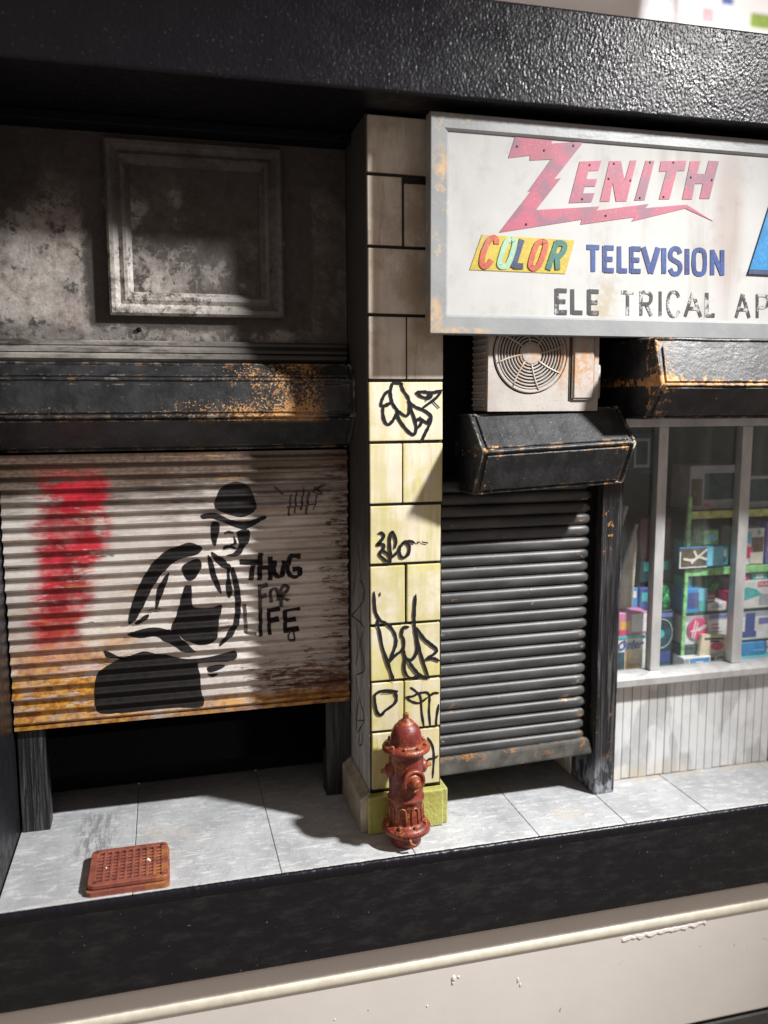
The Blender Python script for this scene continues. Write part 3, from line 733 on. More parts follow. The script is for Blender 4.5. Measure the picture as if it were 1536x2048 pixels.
FIGURE=[[(-0.83,1.856),(-0.817,1.932),(-0.771,1.986),(-0.701,2.005),(-0.639,1.978),(-0.606,1.915),(-0.596,1.837),(-0.666,1.797),(-0.755,1.813)],[(-0.907,1.818),(-0.831,1.824),(-0.746,1.785),(-0.662,1.766),(-0.558,1.799),(-0.544,1.781),(-0.658,1.725),(-0.757,1.753),(-0.839,1.793),(-0.906,1.795)],[(-0.847,1.776),(-0.809,1.761),(-0.813,1.708),(-0.825,1.666),(-0.841,1.626),(-0.858,1.678),(-0.86,1.732)],[(-0.709,1.715),(-0.642,1.722),(-0.636,1.668),(-0.666,1.615),(-0.693,1.579),(-0.734,1.562),(-0.777,1.577),(-0.729,1.59),(-0.7,1.628),(-0.705,1.671)],[(-0.784,1.711),(-0.758,1.721),(-0.73,1.709),(-0.734,1.696),(-0.761,1.702),(-0.78,1.696)],[(-0.727,1.685),(-0.712,1.645),(-0.736,1.632),(-0.75,1.639),(-0.731,1.649)],[(-0.789,1.623),(-0.755,1.635),(-0.724,1.62),(-0.716,1.605),(-0.755,1.615),(-0.787,1.606)],[(-0.86,1.598),(-0.809,1.568),(-0.772,1.532),(-0.767,1.49),(-0.811,1.514),(-0.846,1.551)],[(-0.77,1.523),(-0.748,1.506),(-0.758,1.446),(-0.743,1.358),(-0.765,1.316),(-0.783,1.366),(-0.775,1.447)],[(-0.881,1.583),(-0.852,1.538),(-0.838,1.473),(-0.814,1.395),(-0.809,1.34),(-0.845,1.397),(-0.872,1.474)],[(-1.065,1.636),(-0.982,1.66),(-0.913,1.629),(-0.933,1.591),(-1.016,1.573),(-1.109,1.517),(-1.189,1.417),(-1.243,1.314),(-1.292,1.231),(-1.337,1.197),(-1.324,1.287),(-1.269,1.427),(-1.194,1.545),(-1.126,1.607)],[(-1.028,1.52),(-0.944,1.559),(-0.916,1.525),(-0.947,1.457),(-0.989,1.438),(-1.017,1.461)],[(-1.175,1.384),(-1.142,1.447),(-1.1,1.487),(-1.123,1.413),(-1.157,1.33),(-1.185,1.267)],[(-1.022,1.391),(-0.991,1.403),(-0.978,1.394),(-0.976,1.286),(-0.933,1.266),(-0.86,1.265),(-0.807,1.275),(-0.825,1.199),(-0.849,1.068),(-0.934,1.044),(-1.001,1.069),(-1.062,1.117),(-1.102,1.158),(-1.068,1.238)],[(-0.739,1.505),(-0.716,1.444),(-0.699,1.355),(-0.697,1.267),(-0.712,1.158),(-0.75,1.092),(-0.803,1.043),(-0.832,1.036),(-0.79,1.097),(-0.744,1.171),(-0.731,1.27),(-0.738,1.391),(-0.751,1.468)],[(-1.348,1.137),(-1.284,1.166),(-1.173,1.171),(-1.082,1.135),(-1.002,1.045),(-0.962,1.009),(-1.014,1.006),(-1.105,1.06),(-1.185,1.114),(-1.276,1.112)],[(-1.303,1.2),(-1.261,1.24),(-1.221,1.248),(-1.242,1.217),(-1.283,1.193)],[(-1.479,1.052),(-1.43,1.035),(-1.371,1.006),(-1.362,0.989),(-1.412,1.002),(-1.461,1.019)],[(-1.361,1.01),(-1.3,1.029),(-1.239,1.033),(-1.138,1.001),(-1.046,0.972),(-0.963,0.967),(-0.879,0.971),(-0.794,0.984),(-0.74,0.993),(-0.728,0.963),(-0.774,0.931),(-0.859,0.934),(-0.953,0.935),(-0.945,0.866),(-0.944,0.776),(-0.934,0.68),(-1.077,0.682),(-1.222,0.683),(-1.365,0.681),(-1.515,0.688),(-1.539,0.733),(-1.541,0.82),(-1.525,0.906),(-1.493,0.951),(-1.432,0.979)],[(-0.902,0.906),(-0.838,0.914),(-0.796,0.906),(-0.839,0.89),(-0.892,0.883)],[(-0.903,0.862),(-0.871,0.868),(-0.84,0.856),(-0.877,0.843)]]
SCRAWL=[[(-0.388,1.916),(-0.405,1.798)],[(-0.357,1.938),(-0.367,1.811)],[(-0.312,1.959),(-0.33,1.825)],[(-0.283,1.928),(-0.3,1.802)],[(-0.245,1.957),(-0.2,1.918),(-0.26,1.935),(-0.185,1.97)],[(-0.482,1.964),(-0.439,1.925)],[(-0.231,1.912),(-0.255,1.822)],[(-0.411,1.843),(-0.246,1.86)]]

# ================================================================ the display box (black wooden frame round the model street)
db = thing('display_box', (0.6, -0.3, -0.52), 'black painted wooden display box framing the miniature shop fronts, glossy textured beam on top', 'display box')
box('top_beam', (-2.6, 4.2, -0.283, 1.06, 3.957, 4.43), M_BASE, db, .006, 2)
random.seed(12)
grain_sheet('beam_face', -2.5, 3.2, 3.953, 4.434, -.294, .0048, .0060, .00088, M_BEAM, db)
box('base_board', (-2.6, 4.2, -0.315, 1.06, -0.52, -0.062), M_BASE, db, .006, 2)
grain_sheet('board_face', -2.4, 3.2, -.522, -.045, -.323, .014, .011, .0005, M_BRUSH, db, .006)
# lip of hardened paint along the top of the base board
bm = bmesh.new()
random.seed(3)
N = 480
prev = None
for i in range(N + 1):
    x = -2.2 + 6.0 * i / N
    a = random.gauss(0, .0035); b_ = random.uniform(-.004, .005)
    ring = [bm.verts.new(p) for p in ((x, -.322, -.064), (x, -.3275 + a * .35, -.030 + b_ * .8), (x, -.324 + a * .4, -.014 + b_ * .7), (x, -.316, -.006 + b_ * .4), (x, -.3055 + a * .5, -.003), (x, -.302, -.08))]
    if prev:
        for k in range(6):
            bm.faces.new((prev[k], prev[(k + 1) % 6], ring[(k + 1) % 6], ring[k]))
    prev = ring
add('paint_lip', fin(bm), M_BEAM, db, smooth=True)
box('side_board', (-2.30, -1.985, -0.20, 1.06, 0.0, 3.955), M_BASE, db, .01, 2)
box('back_board', (-1.985, 4.2, 1.0, 1.06, 0.0, 3.955), M_BLACK, db, .003)
box('beam_moulding', (-1.985, -.03, 0.36, 0.56, 3.90, 3.955), M_BLACK, db, .008)

# ================================================================ pavement
pv = struct(box('pavement', (-1.985, 4.2, -0.298, 1.0, -0.06, -0.012), M_JOINT, None, 0))
xs = [-1.984, -1.34, -.585, .15, .89, 1.45, 2.0, 2.75, 3.5]
for i in range(len(xs) - 1):
    g = .0016
    o = box('paving_slab', (xs[i] + g, xs[i + 1] - g, -0.305, 0.997, -0.0115, 0.0 + random.uniform(-.0015, .0008)), M_FLOOR, pv, .003, 1)

# ================================================================ tiled pillar
pl = thing('tiled_pillar', (.19, .3, 0), 'yellowed tiled pillar with black graffiti tags, standing between the two shutters', 'pillar')
box('core', (-.022, .402, .018, .90, .02, 3.95), M_GROUT, pl, .004)
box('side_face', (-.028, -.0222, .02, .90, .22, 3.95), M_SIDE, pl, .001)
Z = [3.946, 3.644, 3.276, 2.921, 2.574, 2.239, 1.895, 1.557, 1.213, .884, .586, .236]
splits = [None, .172, None, .19, None, .167, None, .187, None, .175, .17]
matseq = [0, 0, 0, 0, 1, 3, 3, 1, 1, 2, 2]  # upper rows take the browner tile: stains plus a painted shade tint
def tile(x0, x1, z0, z1, m):
    o = box('tile', (x0, x1, 0, .028, z0, z1), m, pl, .005, 2)
    o.location.y += random.uniform(-.002, .002)
    o.rotation_euler = (random.uniform(-.006, .006), random.uniform(-.007, .007), random.uniform(-.006, .006))
random.seed(11)
for i in range(11):
    z1, z0 = Z[i] - .008, Z[i + 1] + .009
    l, r = -.020 + .010 * (4.0 - Z[i]) / 4.0 - .004, .402 - .012 * (1 if i > 5 else .3)
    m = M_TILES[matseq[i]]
    if splits[i] is None:
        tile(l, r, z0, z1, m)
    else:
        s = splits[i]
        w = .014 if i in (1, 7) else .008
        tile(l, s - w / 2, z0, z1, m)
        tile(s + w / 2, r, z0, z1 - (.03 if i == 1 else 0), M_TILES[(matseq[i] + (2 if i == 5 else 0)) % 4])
# plinth
bm = bmesh.new(); box_into(bm, -.052, .398, -.052, .012, .002, .222, .008, 2)
add('plinth_tile', fin(bm), M_PLINTH, pl)
bm = bmesh.new(); box_into(bm, .4, .432, -.03, .5, .002, .215, .006, 2)
add('plinth_tile', fin(bm), M_PLINTH, pl)
bm = bmesh.new()
a = [bm.verts.new((-.088, y, z)) for y, z in ((-.02, .002), (.80, .002), (.80, .205), (-.02, .205))]
b = [bm.verts.new((x, y, z)) for x, y, z in ((-.030, -.02, .002), (-.030, .80, .002), (-.030, .80, .255), (-.030, -.02, .238))]
for i in range(4): bm.faces.new((a[i], a[(i + 1) % 4], b[(i + 1) % 4], b[i]))
bm.faces.new(a[::-1]); bm.faces.new(b)
bmesh.ops.bevel(bm, geom=bm.edges[:], offset=.004, segments=1, affect='EDGES')
add('plinth_side', fin(bm), M_PLINTH2, pl)
# graffiti (marker ink lying on the tiles)
def on_front(y):
    return lambda p, l: (p.x, y - l, p.y)
for nm, data, w in (('graffiti_tag', TAG_A, .0165), ('graffiti_tag', TAG_B, .0165), ('graffiti_tag', TAG_C, .0175), ('graffiti_tag', TAG_D, .016), ('graffiti_tag', TAG_E, .0135), ('graffiti_tag', TAG_F, .0125)):
    add(nm, strokes_mesh(data, w, on_front(-.0042), .22, 4), M_INK, pl)
add('graffiti_tag', strokes_mesh(TAG_SIDE, .008, lambda p, l: (-.0295 - l, p.x, p.y), .3, 3), M_INK, pl)

# ================================================================ fire hydrant
HX, HY = .137, -.172
hy = thing('fire_hydrant', (HX, HY, 0), 'rusty red fire hydrant on the pavement edge in front of the tiled pillar', 'fire hydrant')
bm = bmesh.new()
lathe(bm, [(.080, -.002), (.086, .012), (.082, .03), (.078, .055), (.092, .064), (.122, .072), (.136, .084), (.138, .104), (.128, .118), (.112, .126), (.098, .132), (.094, .15),
           (.092, .232), (.094, .262), (.102, .268), (.104, .276), (.100, .284), (.095, .292), (.096, .36), (.096, .535), (.097, .545)], HX, HY, 48)
add('barrel', fin(bm), M_HYD, hy, smooth=True)
bm = bmesh.new()
lathe(bm, [(.096, .538), (.122, .544), (.133, .552), (.134, .566), (.126, .577), (.116, .580), (.100, .580), (.090, .585), (.089, .600), (.087, .625), (.080, .655), (.067, .680), (.050, .697), (.044, .700), (.043, .707), (.034, .710), (.031, .716), (.021, .722), (.018, .726)], HX, HY, 48)
add('bonnet', fin(bm), M_HYD, hy, smooth=True)
bm = bmesh.new()
lathe(bm, [(.0185, .722), (.0175, .744), (.0165, .752), (.012, .756)], HX, HY, 5, .3)
add('operating_nut', fin(bm), M_HYD, hy)
def nozzle(name, direction, z, prof, n=28):
    bm = bmesh.new(); lathe(bm, prof, 0, 0, n)
    d = Vector(direction).normalized()
    q = Vector((0, 0, 1)).rotation_difference(d)
    bmesh.ops.transform(bm, matrix=Matrix.Translation((HX, HY, z)) @ q.to_matrix().to_4x4(), verts=bm.verts[:])
    return add(name, fin(bm), M_HYD, hy, smooth=True)
fc = nozzle('front_cap', (.10, -1, 0), .405, [(.060, .07), (.062, .095), (.066, .10), (.067, .118), (.062, .126), (.050, .128), (.048, .120), (.038, .122), (.034, .132), (.028, .138), (.026, .160), (.02, .166)], 36)
nozzle('side_cap', (-1, -.10, 0), .44, [(.036, .07), (.040, .088), (.041, .104), (.034, .112), (.020, .122), (.014, .126), (.013, .144), (.010, .147)])
nozzle('side_cap', (1, .05, 0), .44, [(.036, .07), (.040, .088), (.041, .104), (.034, .112), (.020, .122), (.014, .126), (.013, .144), (.010, .147)])
def bolts(n, r, z, s, a0):
    for i in range(n):
        a = a0 + 2 * math.pi * i / n
        bm = bmesh.new()
        lathe(bm, [(s, z - .01), (s, z + .009), (s * .7, z + .013)], HX + r * math.cos(a), HY + r * math.sin(a), 6, a)
        add('bolt', fin(bm), M_HYD, hy)
bolts(9, .110, .583, .0115, .2)
bolts(8, .112, .130, .0115, -1.35)
# arched flutes round the lower barrel
for i in range(8):
    a = -math.pi / 2 + .28 + i * math.pi / 4
    bm = bmesh.new()
    pts = [(-.020, .142), (-.020, .215), (-.014, .232), (0, .239), (.014, .232), (.020, .215), (.020, .142)]
    P = []
    for u, z in pts:
        t = a + u / .094
        P.append((HX + .0945 * math.cos(t), HY + .0945 * math.sin(t), z))
    tube(bm, P, .0055, 6, False, Vector((math.cos(a), math.sin(a), 0)))
    add('flute_rib', fin(bm), M_HYD, hy, smooth=True)
# a lug with a drip of glue on the lower flange
bm = bmesh.new(); tube(bm, [(HX - .02, HY - .137, .085), (HX - .012, HY - .142, .06), (HX + .012, HY - .136, .045)], .009, 6)
add('chain_lug', fin(bm), M_HYD, hy, smooth=True)

# ================================================================ drain cover
GX0, GX1, GY0, GY1 = -1.565, -1.155, -.292, .085
dc = thing('drain_cover', ((GX0 + GX1) / 2, (GY0 + GY1) / 2, 0), 'square rust brown drain cover with a white paint drop, lying near the pavement edge', 'drain cover')
def rrect(x0, x1, y0, y1, r, n=5):
    P = []
    for cx, cy, a0 in ((x1 - r, y1 - r, 0), (x0 + r, y1 - r, 90), (x0 + r, y0 + r, 180), (x1 - r, y0 + r, 270)):
        for k in range(n + 1):
            a = math.radians(a0 + 90 * k / n); P.append((cx + r * math.cos(a), cy + r * math.sin(a)))
    return P
def plate(bm, P, z0, z1):
    a = [bm.verts.new((x, y, z0)) for x, y in P]; b = [bm.verts.new((x, y, z1)) for x, y in P]
    n = len(P)
    for i in range(n): bm.faces.new((a[i], a[(i + 1) % n], b[(i + 1) % n], b[i]))
    bm.faces.new(a[::-1]); f = bm.faces.new(b)
    return f
bm = bmesh.new(); plate(bm, rrect(GX0, GX1, GY0, GY1, .03), -.002, .026)
add('base_frame', fin(bm), M_GRATE, dc)
bm = bmesh.new(); plate(bm, rrect(GX0 + .012, GX1 - .012, GY0 + .022, GY1 - .008, .03), .026, .0285)
add('recess_plate', fin(bm), M_GRATED, dc)
# lid: a ring with bars both ways, holes between them
LX0, LX1, LY0, LY1 = GX0 + .006, GX1 - .006, GY0 + .018, GY1 - .004
bm = bmesh.new()
o_ = rrect(LX0, LX1, LY0, LY1, .034); i_ = rrect(LX0 + .038, LX1 - .038, LY0 + .034, LY1 - .034, .006)
def ring(bm, O, I, z0, z1):
    n = len(O)
    ob = [bm.verts.new((x, y, z0)) for x, y in O]; ot = [bm.verts.new((x, y, z1)) for x, y in O]
    ib = [bm.verts.new((x, y, z0)) for x, y in I]; it = [bm.verts.new((x, y, z1)) for x, y in I]
    for k in range(n):
        j = (k + 1) % n
        bm.faces.new((ob[k], ob[j], ot[j], ot[k])); bm.faces.new((ot[k], ot[j], it[j], it[k]))
        bm.faces.new((it[k], it[j], ib[j], ib[k])); bm.faces.new((ib[k], ib[j], ob[j], ob[k]))
ring(bm, o_, i_, .033, .054)
bmesh.ops.bevel(bm, geom=[e for e in bm.edges if all(abs(v.co.z - .054) < 1e-4 for v in e.verts)], offset=.003, segments=1, affect='EDGES')
add('lid_rim', fin(bm), M_GRATE, dc)
ix0, ix1, iy0, iy1 = LX0 + .036, LX1 - .036, LY0 + .032, LY1 - .032
nb = 9
src = None
for k in range(1, nb):
    x = ix0 + (ix1 - ix0) * k / nb
    if src is None:
        src = box('grid_bar', (x - .0075, x + .0075, iy0, iy1, .034, .0525), M_GRATE, dc, .003); sx = x
    else:
        clone(src, dc, (x - sx, 0, 0))
src = None
for k in range(1, nb):
    y = iy0 + (iy1 - iy0) * k / nb
    if src is None:
        src = box('grid_bar', (ix0, ix1, y - .0085, y + .0085, .034, .0505), M_GRATE, dc, .003); sy = y
    else:
        clone(src, dc, (0, y - sy, 0))
for cx, cy, r in ((-1.265, -.085, .010), (-1.256, -.100, .0055), (-1.475, -.115, .005)):
    bm = bmesh.new()
    lathe(bm, [(r, .050), (r * .9, .055), (r * .4, .057)], cx, cy, 9)
    add('paint_drop', fin(bm), M_WHITEDROP, dc, smooth=True)

# ================================================================ left shop front
fw = thing('fascia_wall', (-1, .5, 2.67), 'soot stained plaster fascia with a raised square frame above the graffiti shutter', 'wall')
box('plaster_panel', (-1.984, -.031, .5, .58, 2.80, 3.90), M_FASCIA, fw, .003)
fx0, fx1, fz0, fz1 = -1.362, -.408, 2.938, 3.866
prof = [(0, .5), (0, .452), (.012, .440), (.034, .440), (.048, .455), (.060, .468), (.082, .452), (.100, .452), (.118, .478), (.128, .492), (.128, .5)]
def rail(name, p0, p1, inward, par, prof, mat):
    """moulding with mitred ends from p0 to p1 in x-z; inward is the unit vector to the middle of the frame"""
    bm = bmesh.new()
    p0 = Vector(p0); p1 = Vector(p1); inw = Vector(inward); t = (p1 - p0).normalized()
    n = 10
    cols = []
    for d, y in prof:
        a = p0 + inw * d + t * d; b = p1 + inw * d - t * d
        cols.append([bm.verts.new((a.x + (b.x - a.x) * k / n, y, a.y + (b.y - a.y) * k / n)) for k in range(n + 1)])
    for c0, c1 in zip(cols, cols[1:]):
        for k in range(n): bm.faces.new((c0[k], c0[k + 1], c1[k + 1], c1[k]))
    me = bpy.data.meshes.new('mesh')
    bmesh.ops.recalc_face_normals(bm, faces=bm.faces[:])
    bm.to_mesh(me); bm.free()
    return add(name, me, mat, par)
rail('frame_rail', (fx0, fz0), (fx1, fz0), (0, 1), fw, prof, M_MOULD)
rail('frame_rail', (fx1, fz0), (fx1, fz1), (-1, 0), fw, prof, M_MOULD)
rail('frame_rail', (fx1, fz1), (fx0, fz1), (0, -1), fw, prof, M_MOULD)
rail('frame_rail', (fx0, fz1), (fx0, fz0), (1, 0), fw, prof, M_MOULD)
bm = bmesh.new(); prism_x(bm, [(.5, 2.80), (.462, 2.80), (.455, 2.79), (.455, 2.775), (.462, 2.768), (.45, 2.76), (.44, 2.75), (.44, 2.735), (.5, 2.73)], -1.984, -.045)
add('ledge_moulding', fin(bm), M_LEDGE, fw)
bm = bmesh.new(); prism_x(bm, [(.5, 2.729), (.432, 2.729), (.424, 2.72), (.424, 2.70), (.434, 2.69), (.445, 2.68), (.5, 2.68)], -1.984, -.05)
add('ledge_moulding', fin(bm), M_LEDGE, fw)
bm = bmesh.new(); lathe(bm, [(.014, 0), (.013, .012), (.006, .018)], 0, 0, 10)
bmesh.ops.transform(bm, matrix=Matrix.Translation((-1.215, .5, 2.862)) @ Matrix.Rotation(math.pi / 2, 4, 'X'), verts=bm.verts[:])
add('screw_head', fin(bm), M_BLACK, fw)

def hood(name, prof, x0, x1, plates, mat, label, tilt=0.0, rimw=.016, group=None, inset=.03):
    """roller shutter housing: profile body, proud cover plates, end rims"""
    h = thing(name, ((x0 + x1) / 2, prof[0][0], prof[0][1]), label, 'shutter housing', group)
    def tl(bm):
        for v in bm.verts: v.co.z += tilt * (v.co.x - x0)
    bm = bmesh.new(); prism_x(bm, prof, x0 + .004, x1 - .004); tl(bm)
    add('body', fin(bm), mat, h)
    cy = sum(p[0] for p in prof) / len(prof); cz = sum(p[1] for p in prof) / len(prof)
    for (i, nm, e0, e1) in plates:
        a = Vector(prof[i]); b = Vector(prof[i + 1])
        t = (b - a).normalized(); n = Vector((t.y, -t.x))
        if n.dot((a + b) / 2 - Vector((cy, cz))) < 0: n = -n
        a2 = a + t * e0; b2 = b - t * e1
        pr = [a2 - n * .002, b2 - n * .002, b2 + n * .011, a2 + n * .011]
        bm = bmesh.new(); prism_x(bm, [(p.x, p.y) for p in pr], x0 + inset, x1 - inset)
        bmesh.ops.subdivide_edges(bm, edges=[e for e in bm.edges if abs(e.verts[0].co.x - e.verts[1].co.x) > .1], cuts=24)
        if tilt or True:
            for v in bm.verts:
                v.co.z += tilt * (v.co.x - x0) + random.uniform(-.0012, .0012)
        bmesh.ops.bevel(bm, geom=[e for e in bm.edges if e.calc_face_angle(0) > .6], offset=.0035, segments=1, affect='EDGES')
        add(nm, fin(bm), mat, h)
    # ridge strips along the outer folds and rims round the two ends
    for i in range(1, len(prof) - 1):
        y, z = prof[i]
        bm = bmesh.new(); tube(bm, [(x0 + (x1 - x0) * k / 16, y + random.uniform(-.002, .002), z + tilt * (x1 - x0) * k / 16 + random.uniform(-.002, .002)) for k in range(17)], .009, 6, False, Vector((0, 1, 0)))
        add('edge_strip', fin(bm), mat, h, smooth=True)
    for xx in (x0, x1):
        bm = bmesh.new(); tube(bm, [(xx, p[0], p[1] + tilt * (xx - x0)) for p in prof[:]], .010, 6, False, Vector((1, 0, 0)))
        add('end_rim', fin(bm), mat, h, smooth=True)
    return h

random.seed(5)
hood('shutter_housing', [(.50, 2.677), (.40, 2.668), (.302, 2.585), (.290, 2.385), (.47, 2.20), (.5, 2.20)], -1.98, -.035,
     [(1, 'top_plate', .02, .02), (2, 'front_plate', .025, .02), (3, 'under_plate', .02, .03)], M_HOODL,
     'black shutter housing with orange rust at its right end, above the graffiti shutter')

# left roller shutter
SZ0, SZ1, NS = .648, 2.178, 22
P_ = (SZ1 - SZ0) / NS
SY = .462
slat_prof = [(0.0, .006), (.12, .006), (.16, -.006), (.22, -.016), (.34, -.022), (.46, -.018), (.56, -.007), (.64, .003), (.72, .006), (1.0, .006)]
def slat_y(z):
    f = ((z - SZ0) / P_) % 1.0
    for (a, ya), (b, yb) in zip(slat_prof, slat_prof[1:]):
        if f <= b: return SY + ya + (yb - ya) * (f - a) / (b - a)
    return SY + .006
ls = thing('roller_shutter', (-1.0, SY, SZ0), 'wide corrugated metal shutter with red spray paint, a black stencilled man and rust', 'roller shutter')
SX0, SX1 = -1.975, -.048
bm = bmesh.new()
nx = 40
pr = [(SY + y, SZ0 + f * P_) for f, y in slat_prof]
cols = []
random.seed(2)
for k in range(nx + 1):
    x = SX0 + (SX1 - SX0) * k / nx
    cols.append([bm.verts.new((x, y, z)) for y, z in pr] + [bm.verts.new((x, SY + .014, SZ0 + P_)), bm.verts.new((x, SY + .014, SZ0))])
for a, b in zip(cols, cols[1:]):
    n = len(a)
    for i in range(n): bm.faces.new((a[i], a[(i + 1) % n], b[(i + 1) % n], b[i]))
bm.faces.new(cols[0][::-1]); bm.faces.new(cols[-1])
first = add('slat', fin(bm), M_SHL, ls)
for i in range(1, NS):
    c = clone(first, ls, (random.uniform(-.003, .003), random.uniform(-.001, .001), P_ * i))
# flat print draped over the corrugation
levels = sorted({round(SZ0 + (i + f) * P_, 5) for i in range(NS) for f, _ in slat_prof})
def drape(bm, off):
    bm.normal_update()
    bmesh.ops.triangulate(bm, faces=bm.faces[:])
    zs = [v.co.z for v in bm.verts]
    for L in levels:
        if min(zs) < L < max(zs):
            bmesh.ops.bisect_plane(bm, geom=bm.verts[:] + bm.edges[:] + bm.faces[:], dist=1e-6, plane_co=(0, 0, L), plane_no=(0, 0, 1))
    for v in bm.verts: v.co.y = slat_y(v.co.z) - off
    me = bpy.data.meshes.new('mesh'); bm.to_mesh(me); bm.free()
    return me
def closed_smooth(pts, sub=4):
    P = [Vector(p) for p in pts]; n = len(P); out = []
    for i in range(n):
        a, b, c, d = P[i - 1], P[i], P[(i + 1) % n], P[(i + 2) % n]
        for k in range(sub):
            t = k / sub
            out.append(0.5 * ((2 * b) + (c - a) * t + (2 * a - 5 * b + 4 * c - d) * t * t + (3 * b - a - 3 * c + d) * t ** 3))
    return out
def rough_poly(pts, amp=.006, seg=.03):
    out = []
    n = len(pts)
    for i in range(n):
        a = Vector(pts[i]); b = Vector(pts[(i + 1) % n])
        k = max(1, int((b - a).length / seg))
        for j in range(k):
            p = a.lerp(b, j / k)
            if j: p += Vector((random.uniform(-amp, amp), random.uniform(-amp, amp)))
            out.append(p)
    return out
bm = bmesh.new()
for pts in FIGURE:
    f = bm.faces.new([bm.verts.new((p.x, 0, p.y)) for p in rough_poly(closed_smooth(pts), .0025, .02)])
add('stencil_figure', drape(bm, .0032), M_STENCIL, ls)
def stroke_drape(strokes, w, off, jit=.12, sub=4):
    bm = bmesh.new()
    for s in strokes:
        L, R = ribbon2d(smooth_line(s, sub) if sub > 1 and len(s) > 3 else [Vector(p) for p in s], w, jit)
        a = [bm.verts.new((p.x, 0, p.y)) for p in L]; b = [bm.verts.new((p.x, 0, p.y)) for p in R]
        for i in range(len(a) - 1): bm.faces.new((a[i], a[i + 1], b[i + 1], b[i]))
    return drape(bm, off)
for k, w_, mt in ((range(0, 7), .028, M_STENCIL), (range(7, 12), .021, M_FADE), (range(12, 13), .022, M_FADE), (range(13, 21), .025, M_STENCIL), (range(21, 22), .012, M_FADE)):
    for j in k:
        add('slogan_stroke', stroke_drape([SLOGAN[j]], w_, .0034 + .0004 * (j % 5)), mt, ls)
for j, s in enumerate(SCRAWL):
    add('scribble', stroke_drape([s], .011, .0034 + .0003 * j, .5), M_FADE, ls)
bm = bmesh.new(); prism_x(bm, [(SY - .012, SZ0 - .001), (SY + .012, SZ0 - .001), (SY + .012, SZ0 - .022), (SY - .012, SZ0 - .022)], SX0, SX1)
add('bottom_rail', fin(bm), M_SHL, ls)

# posts either side of the open gap under the shutter
for x0, x1, lb in ((-1.972, -1.822, 'short black wooden post under the left end of the graffiti shutter'), (-.19, -.034, 'short black wooden post under the graffiti shutter beside the tiled pillar')):
    o = box('wooden_post', (x0, x1, .49, .62, .0, 2.15), M_WOOD2, None, .006, 2)
    tag(o, lb, 'post', 'posts carrying the graffiti shutter')
struct(box('shadow_board', (-1.81, -.195, .50, .515, .31, .70), M_SHADOW_BOARD, None, .002))  # added black board that casts the shadow edge on the recess floor
rw = struct(box('recess_wall', (-1.98, .0, .985, .998, .0, 2.6), M_BLACK, None, .002))

# ================================================================ shop sign
SYF = -.20
sg = thing('shop_sign', (1.6, -.15, 2.81), 'large white shop sign in grey frame with red lightning lettering and yellow plate', 'shop sign')
sx0, sx1, sz0, sz1 = .258, 3.6, 2.812, 3.915
box('backing_board', (sx0 + .006, sx1 - .006, -.168, -.10, sz0 + .006, sz1 - .006), M_DARKGAP, sg, .003)
box('sign_face', (sx0 + .03, sx1 - .03, -.1835, -.1685, sz0 + .03, sz1 - .03), M_SFACE, sg, .001)
def sign_rail(p0, p1, inw, w):
    prof = [(0, -.12), (0, -.196), (.004, SYF), (w - .012, SYF), (w, -.190), (w, -.1835)]
    p0 = Vector(p0); p1 = Vector(p1); i_ = Vector(inw); t = (p1 - p0).normalized()
    bm = bmesh.new(); cols = []
    for d, y in prof:
        a = p0 + i_ * d + t * (d + .0006); b = p1 + i_ * d - t * (d + .0006)
        cols.append([bm.verts.new((a.x, y, a.y)), bm.verts.new((b.x, y, b.y))])
    for c0, c1 in zip(cols, cols[1:]): bm.faces.new((c0[0], c0[1], c1[1], c1[0]))
    bmesh.ops.recalc_face_normals(bm, faces=bm.faces[:])
    return add('frame_rail', fin(bm), M_SFRAME, sg)
w_ = .10
sign_rail((sx0, sz0), (sx1, sz0), (0, 1), w_)
sign_rail((sx1, sz0), (sx1, sz1), (-1, 0), w_)
sign_rail((sx1, sz1), (sx0, sz1), (0, -1), w_ * .86)
sign_rail((sx0, sz1), (sx0, sz0), (1, 0), w_)

def poly_part(name, pts, mat, par, y, th=.005):
    bm = bmesh.new(); prism_poly(bm, pts, y - th, y + .0005)
    return add(name, fin(bm), mat, par)
FY = -.1836
for pts in BOLT_WORD:
    poly_part('red_letter', pts, M_PINK, sg, FY, .0025)
for x, z in BOLT_NAILS: box('nail', (x - .0045, x + .0045, FY - .0055, FY - .0025, z - .005, z + .005), M_INK, sg, .001)
poly_part('colour_plate', PLATE, M_YEL, sg, FY, .003)

